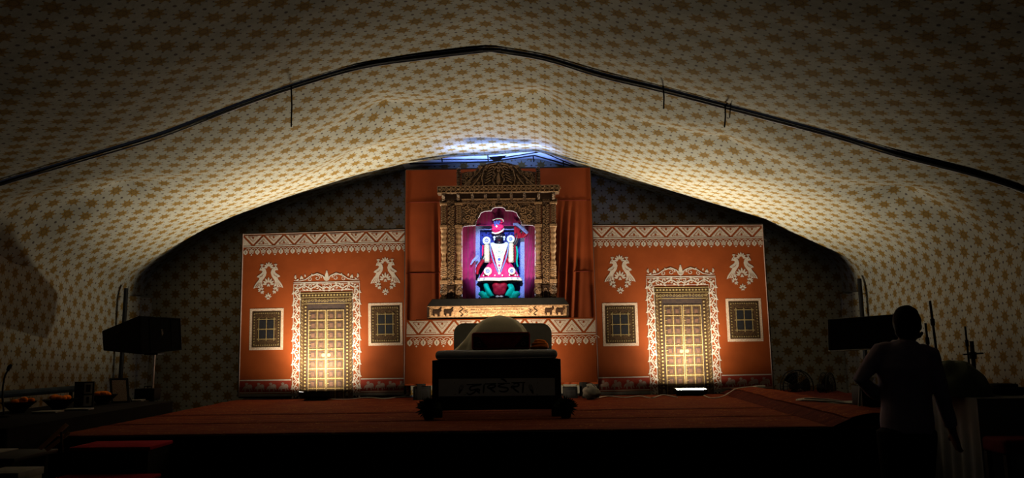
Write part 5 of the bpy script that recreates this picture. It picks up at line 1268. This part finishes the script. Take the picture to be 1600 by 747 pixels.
m_ = MB(); c2_ = V((P(1568, 612, 7.0).x, 6.95, tz + .003)); m_.box(c2_ + V((0, 0, .035)), (.24, .2, .07), Matrix.Rotation(.2, 3, 'Z'), .02); m_.box(c2_ + V((-.02, .01, .085)), (.18, .16, .03), Matrix.Rotation(-.1, 3, 'Z'), .01); tag(obj('folded_garment', m_, 'black_cloth', smooth=40), 'small dark folded garment at the wall end of the white-covered table', 'cloth')
def mic_stand(lab, top, bot, r_, clamp=None, Y=7.75):
    a, b_ = P(*top, Y), P(*bot, Y); d = (b_ - a); e = a + d * ((STAGE + .02 - a.z) / d.z)
    t = thing('microphone_stand', lab, 'stand', (e.x, e.y, STAGE + .018), 'stands behind the white-covered table')
    m__ = MB(); m__.tube([a, e + V((0, 0, .02))], r_, 8); obj('pole', m__, 'black_steel', t)
    m__ = MB(); m__.lathe([(.055, 0), (.055, .012), (.03, .03), (r_, .032)], e, 16); obj('base', m__, 'black_steel', t, smooth=40)
    for f_ in (.18, .5):
        m__ = MB(); k = a.lerp(e, f_); m__.tube([k - d.normalized() * .035, k + d.normalized() * .035], r_ * 1.7, 8); obj('collar', m__, 'black_plastic', t)
    if clamp: m__ = MB(); m__.tube([P(*clamp[0], Y), P(*clamp[1], Y)], .009, 6); obj('cross_bar', m__, 'black_steel', t)
mic_stand('tallest thin black stand leaning behind the man and the white-covered table', (1453, 470), (1464, 556), .013)
mic_stand('short black stand close behind the man and nearest him', (1446, 505), (1452, 560), .012)
mic_stand('thin bare black stand behind the olive bundle, without a cross bar', (1508, 510), (1516, 586), .010, None, 7.8)
mic_stand('thick black stand with a short cross bar behind the olive bundle', (1518, 533), (1523, 588), .020, ((1505, 554), (1536, 552)), 7.7)
t = thing('red_stool', 'low stool under a dark red cloth by the printed side wall', 'stool', (P(1585, 690, 6.2).x, 6.2, 0))
c = P(1588, 684, 6.2); m_ = MB(); m_.b6(c.x - .2, c.x + .25, 6.05, 6.35, c.z - .12, c.z, .03, 3); obj('cushion', m_, 'red_cloth', t, smooth=60)
for dx in (-.17, .22):
    for dy in (6.08, 6.32): m_ = MB(); m_.b6(c.x + dx - .02, c.x + dx + .02, dy - .02, dy + .02, 0, c.z - .12); obj('leg', m_, 'black_wood', t)

# ================================================================== LONG TABLE BESIDE THE STAGE
LZ = .85; LX0, LX1, LY0, LY1 = -6.05, -4.70, 6.98, 10.35
t = thing('long_table', 'long table under black cloth standing beside the stage below the printed wall', 'table', ((LX0 + LX1) / 2, 8.6, 0))
m_ = MB(); m_.b6(LX0, LX1, LY0, LY1, LZ - .03, LZ, .008); obj('tabletop', m_, 'black_cloth', t)
def lsk(a, b):
    L = [(LX0, LY0), (LX1, LY0), (LX1, LY1)]; k = min(int(a * 2), 1); f_ = a * 2 - k; p = V(L[k]).lerp(V(L[k + 1]), f_); o_ = .012 * (1 - b) * math.sin(a * 140)
    return V((p.x + (o_ if k else 0), p.y + (0 if k else o_), .01 + (LZ - .012) * b))
m_ = MB(); m_.grid(lsk, 160, 6); obj('skirt', m_, 'black_cloth', t, smooth=180)
for x in (LX0 + .1, LX1 - .1):
    for y in (LY0 + .1, (LY0 + LY1) / 2, LY1 - .1): m_ = MB(); m_.b6(x - .025, x + .025, y - .025, y + .025, 0, LZ - .03); obj('leg', m_, 'black_steel', t)
def bowl(lab, px, py, r_):
    c = G(px, py, LZ); t = thing('flower_bowl', lab, 'bowl', tuple(c), 'bowls of marigolds on the long table')
    m__ = MB(); m__.lathe([(r_ * .45, 0), (r_ * .5, .02), (r_ * .75, .06), (r_ * 1.15, .12), (r_ * 1.2, .125), (r_ * 1.1, .118), (r_ * .6, .05), (r_ * .1, .04)], c, 18); obj('dish', m__, 'black_plastic', t, smooth=50)
    random.seed(int(px))
    for k in range(9):
        a = random.uniform(0, 6.28); d = random.uniform(0, r_ * .7); p = c + V((d * math.cos(a) + r_ * .2, d * math.sin(a), .12 + random.uniform(0, .03)))
        m__ = MB(); m__.ell(p, (.042, .042, .03), 12, 8, None, lambda q, th, h: q * (1 + .12 * math.sin(9 * h) * math.sin(th))); obj('marigold', m__, 'orange_flower', t, smooth=60)
bowl('dark wide bowl of orange flowers at the near end of the black-covered table', 28, 645, .155)
bowl('dark wide bowl of orange flowers midway along the black-covered table', 92, 640, .16)
bowl('dark wide bowl of orange flowers next to the tilted book near the loudspeaker', 160, 632, .15)
def sheet_of_paper(lab, px, py, sx, sy, rz, z=None):
    c = G(px, py, LZ) if z is None else G(px, py, z); m__ = MB(); m__.box(c + V((0, 0, .012)), (sx, sy, .018), Matrix.Rotation(rz, 3, 'Z'), .003); tag(obj('paper_stack', m__, 'paper'), lab, 'papers')
sheet_of_paper('thin stack of pale papers in front of the midway flower bowl', 75, 645, .26, .20, .1)
sheet_of_paper('thin stack of pale papers below the pale picture frame', 123, 641, .28, .16, .15)
sheet_of_paper('thin stack of pale papers beside the tilted book at the far table end', 210, 627, .24, .16, .1)
t = thing('picture_frame', 'small standing picture frame with pale inner panels on the black-covered table', 'picture frame', tuple(G(130, 636, LZ)))
b0 = G(130, 637, LZ); dx = V((.95, .3, 0)).normalized(); up = V((-.08, .12, 1)).normalized()
def fr(a0, b0_, a1, b1, o_, th, nm, mt_):
    nn = dx.cross(up).normalized(); nn = nn if nn.y < 0 else -nn; k = [b0 + dx * a + up * b__ + nn * o_ for a, b__ in ((a0, b0_), (a1, b0_), (a1, b1), (a0, b1))]; k2 = [x - nn * th for x in k]; m__ = MB(); m__.add(k + k2, [(0, 1, 2, 3), (4, 5, 6, 7), (0, 1, 5, 4), (1, 2, 6, 5), (2, 3, 7, 6), (3, 0, 4, 7)]); return obj(nm, m__, mt_, t, smooth=0)
fr(-.11, 0, .11, .32, 0, .025, 'frame', 'black_wood'); fr(0, .02, .09, .15, .004, .004, 'print', 'paper'); fr(.0, .17, .09, .30, .004, .004, 'print', 'paper'); fr(.03, .05, .06, .13, .008, .004, 'print_figure', 'dark_print'); fr(.02, .19, .07, .28, .008, .004, 'print_figure', 'dark_print')
m_ = MB(); m_.tube([b0 + V((0, .03, .2)), b0 + V((.02, .14, .005))], .008, 5); obj('strut', m_, 'black_wood', t)
t = thing('tilted_book', 'book or album leaning back with pale spotted cover at the far table end', 'book', tuple(G(186, 629, LZ)))
b0 = G(190, 630, LZ); dx = V((.9, .25, 0)).normalized(); up = V((-.32, .35, 1)).normalized(); fr(-.13, 0, .10, .36, 0, .03, 'cover', 'black_wood'); fr(-.10, .03, .07, .33, .004, .004, 'cover_print', 'lace_fine')
m_ = MB(); m_.tube([b0 + V((-.06, .10, .26)), b0 + V((0, .26, .005))], .01, 5); obj('rest', m_, 'black_wood', t)
for px0, px1, py0, py1, Yq, lab in ((214, 246, 606, 626, 10.2, 'squat black case on the far end of the black-covered table under the loudspeaker'),):
    c = G((px0 + px1) / 2, py1 - 1, LZ); t = thing('equipment_case', lab, 'case', tuple(c)); m_ = MB(); m_.b6(c.x - .14, c.x + .14, c.y - .1, c.y + .1, LZ, LZ + .16, .01); obj('body', m_, 'black_plastic', t); m_ = MB(); m_.tube([c + V((-.05, 0, .16)), c + V((-.05, 0, .19)), c + V((.05, 0, .19)), c + V((.05, 0, .16))], .008, 6); obj('handle', m_, 'black_plastic', t)
t = thing('gooseneck_microphone', 'black gooseneck microphone curving up at the near end of the black-covered table', 'microphone', tuple(G(8, 652, LZ)))
b0 = G(6, 652, LZ); Yq = b0.y
m_ = MB(); m_.lathe([(.06, 0), (.06, .02), (.015, .03)], b0, 14); obj('base', m_, 'black_plastic', t, smooth=40)
m_ = MB(); pp = catmull([b0 + V((0, 0, .02)), P(4, 615, Yq), P(7, 590, Yq), P(13, 578, Yq)], 6); m_.tube(pp, .009, 8); obj('neck', m_, 'black_steel', t, smooth=180)
m_ = MB(); m_.tube([P(12, 579, Yq), P(15, 573, Yq), P(18, 570, Yq)], [.016, .022, .014], 10); obj('capsule', m_, 'black_plastic', t, smooth=180)
t = thing('wall_rail', 'dark blue horizontal rail on posts along the printed side wall behind the table', 'rail', (-6.2, 9.6, 0))
m_ = MB(); m_.tube([(-6.2, 7.4, 1.06), (-6.2, 10.6, 1.02)], .045, 10); obj('bar', m_, 'blue_pipe', t)
for y in (7.5, 9.0, 10.5): m_ = MB(); m_.tube([(-6.2, y, 0), (-6.2, y, 1.0)], .025, 8); obj('post', m_, 'blue_pipe', t)
# low stand in front with a wooden book rest
t = thing('low_table', 'low dark table with pale cloth runner at the foot of the steps', 'table', (-4.75, 6.5, 0)); lz = .68
m_ = MB(); m_.b6(-5.35, -4.12, 6.25, 6.85, lz - .04, lz, .01); obj('tabletop', m_, 'black_wood', t)
for x in (-5.28, -4.2):
    for y in (6.32, 6.78): m_ = MB(); m_.b6(x - .025, x + .025, y - .025, y + .025, 0, lz - .04); obj('leg', m_, 'black_wood', t)
m_ = MB(); m_.b6(-5.2, -4.45, 6.28, 6.8, lz + .001, lz + .012, .004); obj('cloth_runner', m_, 'paper', t, label='pale cloth runner')
t = thing('book_rest', 'slanted varnished wooden book rest of two crossed boards by the red steps', 'book rest', (-4.25, 6.55, lz))
for a, b_ in ((P(62, 702, 6.62), P(105, 663, 6.72)), (P(72, 704, 6.50), P(108, 676, 6.60))):
    m_ = MB(); m_.tube([a, b_], [(.055, .010)] * 2, 4, True, (0, 1, 0)); obj('board', m_, 'wood_plain', t, smooth=0)
for y in (6.52, 6.70): m_ = MB(); q = P(96, 675, y); m_.tube([q, V((q.x + .02, y, lz + .004))], .010, 6); obj('prop', m_, 'black_wood', t)
t = thing('pale_carton', 'pale low carton on the ground beside the lowest red step', 'box', (-4.35, 6.0, 0)); zc = P(20, 737, 5.95).z
m_ = MB(); m_.b6(P(-20, 737, 5.95).x, P(42, 737, 5.95).x, 5.85, 6.15, 0, zc, .01); obj('body', m_, 'paper', t); m_ = MB(); m_.b6(P(-21, 737, 5.95).x, P(43, 737, 5.95).x, 5.84, 6.16, zc - .05, zc + .006, .004); obj('lid', m_, 'paper', t)

# ================================================================== THE MAN
YM = 5.2
pm = thing('person', 'man seen from behind in plum-grey shirt and dark trousers, one elbow bent', 'person', (P(1418, 700, YM).x, YM, 0))
K = lambda x, y, dy=0.0: P(x, y, YM + dy)
hipz = .93; xc = K(1418, 670).x
neck, chest, waist, hip = K(1414, 540), K(1412, 575, .01), K(1416, 630, .02), V((xc, YM + .02, .90))
shL, shR = K(1377, 549, .02), K(1452, 553, .0); elL, elR = K(1344, 592, .03), K(1473, 620, .0); wrL, wrR = K(1378, 625, .17), K(1489, 676, .06)
head_c = K(1419, 508, .01)
feet = [(V((xc - .11, YM, 0)), -1), (V((xc + .12, YM + .10, 0)), 1)]
def limbs(m_, g=0.0, arms=True, legs=True):
    if arms:
        m_.tube([shL + V((.04, 0, .0)), shL, shL.lerp(elL, .5), elL, elL.lerp(wrL, .5), wrL], [.05 + g, .054 + g, .045 + g, .038 + g, .034 + g, .026 + g], 14)
        m_.tube([shR - V((.04, 0, 0)), shR, shR.lerp(elR, .5), elR, elR.lerp(wrR, .5), wrR], [.05 + g, .054 + g, .045 + g, .038 + g, .034 + g, .026 + g], 14)
    if legs:
        for f_, sd in feet:
            h = V((xc + sd * .09, YM + .02, .90)); kn = V((f_.x, f_.y + .02, .48)); m_.tube([h + V((0, 0, .04)), h, h.lerp(kn, .5), kn, kn.lerp(V((f_.x, f_.y - .02, .08)), .4), V((f_.x, f_.y - .02, .08))], [.09 + g, .092 + g, .075 + g, .055 + g, .056 + g, .038 + g], 14)
def torso(m_, g=0.0, low=None):
    path = [neck + V((0, 0, .035)), K(1413, 546), K(1413, 560, .01), chest, K(1414, 602, .02), waist] + (low or [hip + V((0, 0, .06)), hip])
    rad = [(.060, .06), (.13, .085), (.165, .105), (.172, .12), (.158, .115), (.152, .11), (.162, .12), (.160, .12)][:len(path)]
    m_.tube(path, [(a + g, b__ + g) for a, b__ in rad], 22, True, (1, 0, 0))
b = MB(); torso(b); limbs(b)
b.tube([neck - V((0, 0, .05)), neck, head_c - V((0, 0, .06))], [.062, .056, .056], 14)
Rh = Matrix.Rotation(R(-52), 3, 'Z')                       # head turned towards the wall on his right hand side
def hw(p, th, h):
    q = p.copy()
    if q.z < 0: q.x *= 1 + .20 * q.z / .12; 
    if q.y > 0 and q.z < .02: q.y *= .97
    return q
b.ell(head_c, (.078, .098, .118), 24, 18, Rh, hw)
fdir = Rh @ V((0, 1, 0)); sdir = Rh @ V((1, 0, 0))
b.ell(head_c + fdir * .085 + V((0, 0, -.075)), (.035, .03, .028), 12, 8, Rh)        # chin
b.tube([head_c + fdir * .094 + V((0, 0, .02)), head_c + fdir * .112 + V((0, 0, -.012)), head_c + fdir * .098 + V((0, 0, -.026))], [.010, .015, .012], 8)
b.tube([head_c + fdir * .086 + sdir * -.04 + V((0, 0, .03)), head_c + fdir * .096 + V((0, 0, .034)), head_c + fdir * .086 + sdir * .04 + V((0, 0, .03))], [.009, .011, .009], 8)
for sg in (-1, 1): b.ell(head_c + sdir * sg * .080 + fdir * -.005 + V((0, 0, -.01)), (.012, .022, .033), 10, 8, Rh)
for f_, sd in feet: b.tube([f_ + V((0, -.05, .05)), f_ + V((0, .06, .045)), f_ + V((0, .17, .03))], [(.038, .04), (.045, .035), (.035, .022)], 12, True, (1, 0, 0))
def hand(m_, wr, d, palm, side):
    d = d.normalized(); side = (side - d * side.dot(d)).normalized(); palm = d.cross(side).normalized() if palm is None else palm
    m_.tube([wr - d * .02, wr + d * .02, wr + d * .06, wr + d * .095], [(.026, .022), (.034, .018), (.042, .016), (.040, .014)], 12, True, side)
    nrm = d.cross(side).normalized()
    for k, L in enumerate((.070, .080, .074, .058)):
        o_ = side * (.030 - .020 * k); a = wr + d * .088 + o_; curl = .30 + .05 * k
        p1 = a + d * L * .45 + nrm * .004; p2 = p1 + (d * math.cos(curl) + nrm * math.sin(curl)) * L * .33; p3 = p2 + (d * math.cos(curl * 2.2) + nrm * math.sin(curl * 2.2)) * L * .25
        m_.tube([a - d * .03, a, p1, p2, p3], [.0085, .0092, .0086, .0078, .006], 8)
    a = wr + d * .03 + side * .032; m_.tube([wr + d * .015 + side * .015, a, a + d * .03 + side * .025, a + d * .056 + side * .030 + nrm * .008], [.014, .0125, .0105, .0075], 8)
hand(b, wrL, (wrL - elL).normalized() * .7 + V((.3, .35, -.15)), None, V((0, .2, 1)))
hand(b, wrR, wrR - elR, None, V((-.2, 1, .2)))
bo = obj('body', b, 'skin', pm, smooth=180); remesh(bo, .0072, 3)
for sg in (-1, 1):
    m_ = MB(); m_.ell(head_c + fdir * .083 + sdir * sg * .032 + V((0, 0, .012)), (.012, .010, .008), 10, 8, Rh); obj('eye', m_, 'white_print', pm, smooth=180)
m_ = MB(); m_.tube([head_c + fdir * .094 + sdir * -.022 + V((0, 0, -.05)), head_c + fdir * .103 + V((0, 0, -.05)), head_c + fdir * .094 + sdir * .022 + V((0, 0, -.05))], [.003, .007, .003], 8); obj('mouth', m_, 'collar', pm, smooth=180)
m_ = MB(); m_.ell(head_c + V((0, 0, .022)) - fdir * .012, (.090, .105, .118), 28, 20, Rh, lambda p, th, h: p * (1 + .04 * noise.noise(p * 26)) if p.y < .035 or p.z > .055 else p * .86)
m_.ell(head_c - fdir * .05 + V((0, 0, -.045)), (.070, .055, .06), 18, 12, Rh); hr = obj('hair', m_, 'hair', pm, smooth=180); remesh(hr, .008, 2)
m_ = MB(); m_.tube([head_c + fdir * .06 + sdir * .062 + V((0, 0, -.055)), head_c + fdir * .085 + sdir * .03 + V((0, 0, -.078)), head_c + fdir * .095 + V((0, 0, -.082)), head_c + fdir * .085 - sdir * .03 + V((0, 0, -.085)), head_c + fdir * .06 - sdir * .062 + V((0, 0, -.055))], [.010, .014, .015, .014, .010], 8); obj('beard', m_, 'hair', pm, smooth=180)
s = MB(); torso(s, .016, [K(1417, 655, .02), K(1418, 676, .02)]); 
s.tube([shL + V((.06, 0, .01)), shL, shL.lerp(elL, .5), elL, elL.lerp(wrL, .5), elL.lerp(wrL, .82)], [.064, .068, .058, .052, .047, .042], 14)
s.tube([shR - V((.06, 0, -.01)), shR, shR.lerp(elR, .5), elR, elR.lerp(wrR, .5), elR.lerp(wrR, .82)], [.064, .068, .058, .052, .047, .042], 14)
so = obj('shirt', s, 'shirt', pm, smooth=180); remesh(so, .010, 3)
dm = so.modifiers.new('d', 'DISPLACE'); tx = bpy.data.textures.new('folds', 'CLOUDS'); tx.noise_scale = .11; dm.texture = tx; dm.strength = .014; dm.mid_level = .5
m_ = MB(); m_.torus(neck + V((0, .0, .0)), .064, .014, (0, .15, 1), 24, 8); obj('shirt_collar', m_, 'collar', pm, smooth=180, label='pinkish collar')
s = MB(); s.tube([K(1418, 664, .02), V((xc, YM + .02, .90)), V((xc, YM + .02, .82))], [(.172, .13), (.176, .135), (.165, .125)], 20, True, (1, 0, 0)); limbs(s, .018, False, True); to = obj('trousers', s, 'trousers', pm, smooth=180); remesh(to, .011, 3)
for f_, sd in feet:
    m_ = MB(); m_.tube([f_ + V((0, -.075, .045)), f_ + V((0, -.03, .05)), f_ + V((0, .07, .045)), f_ + V((0, .16, .034)), f_ + V((0, .20, .03))], [(.035, .043), (.044, .048), (.050, .043), (.044, .032), (.025, .02)], 14, True, (1, 0, 0)); obj('shoe', m_, 'black_plastic', pm, smooth=180)
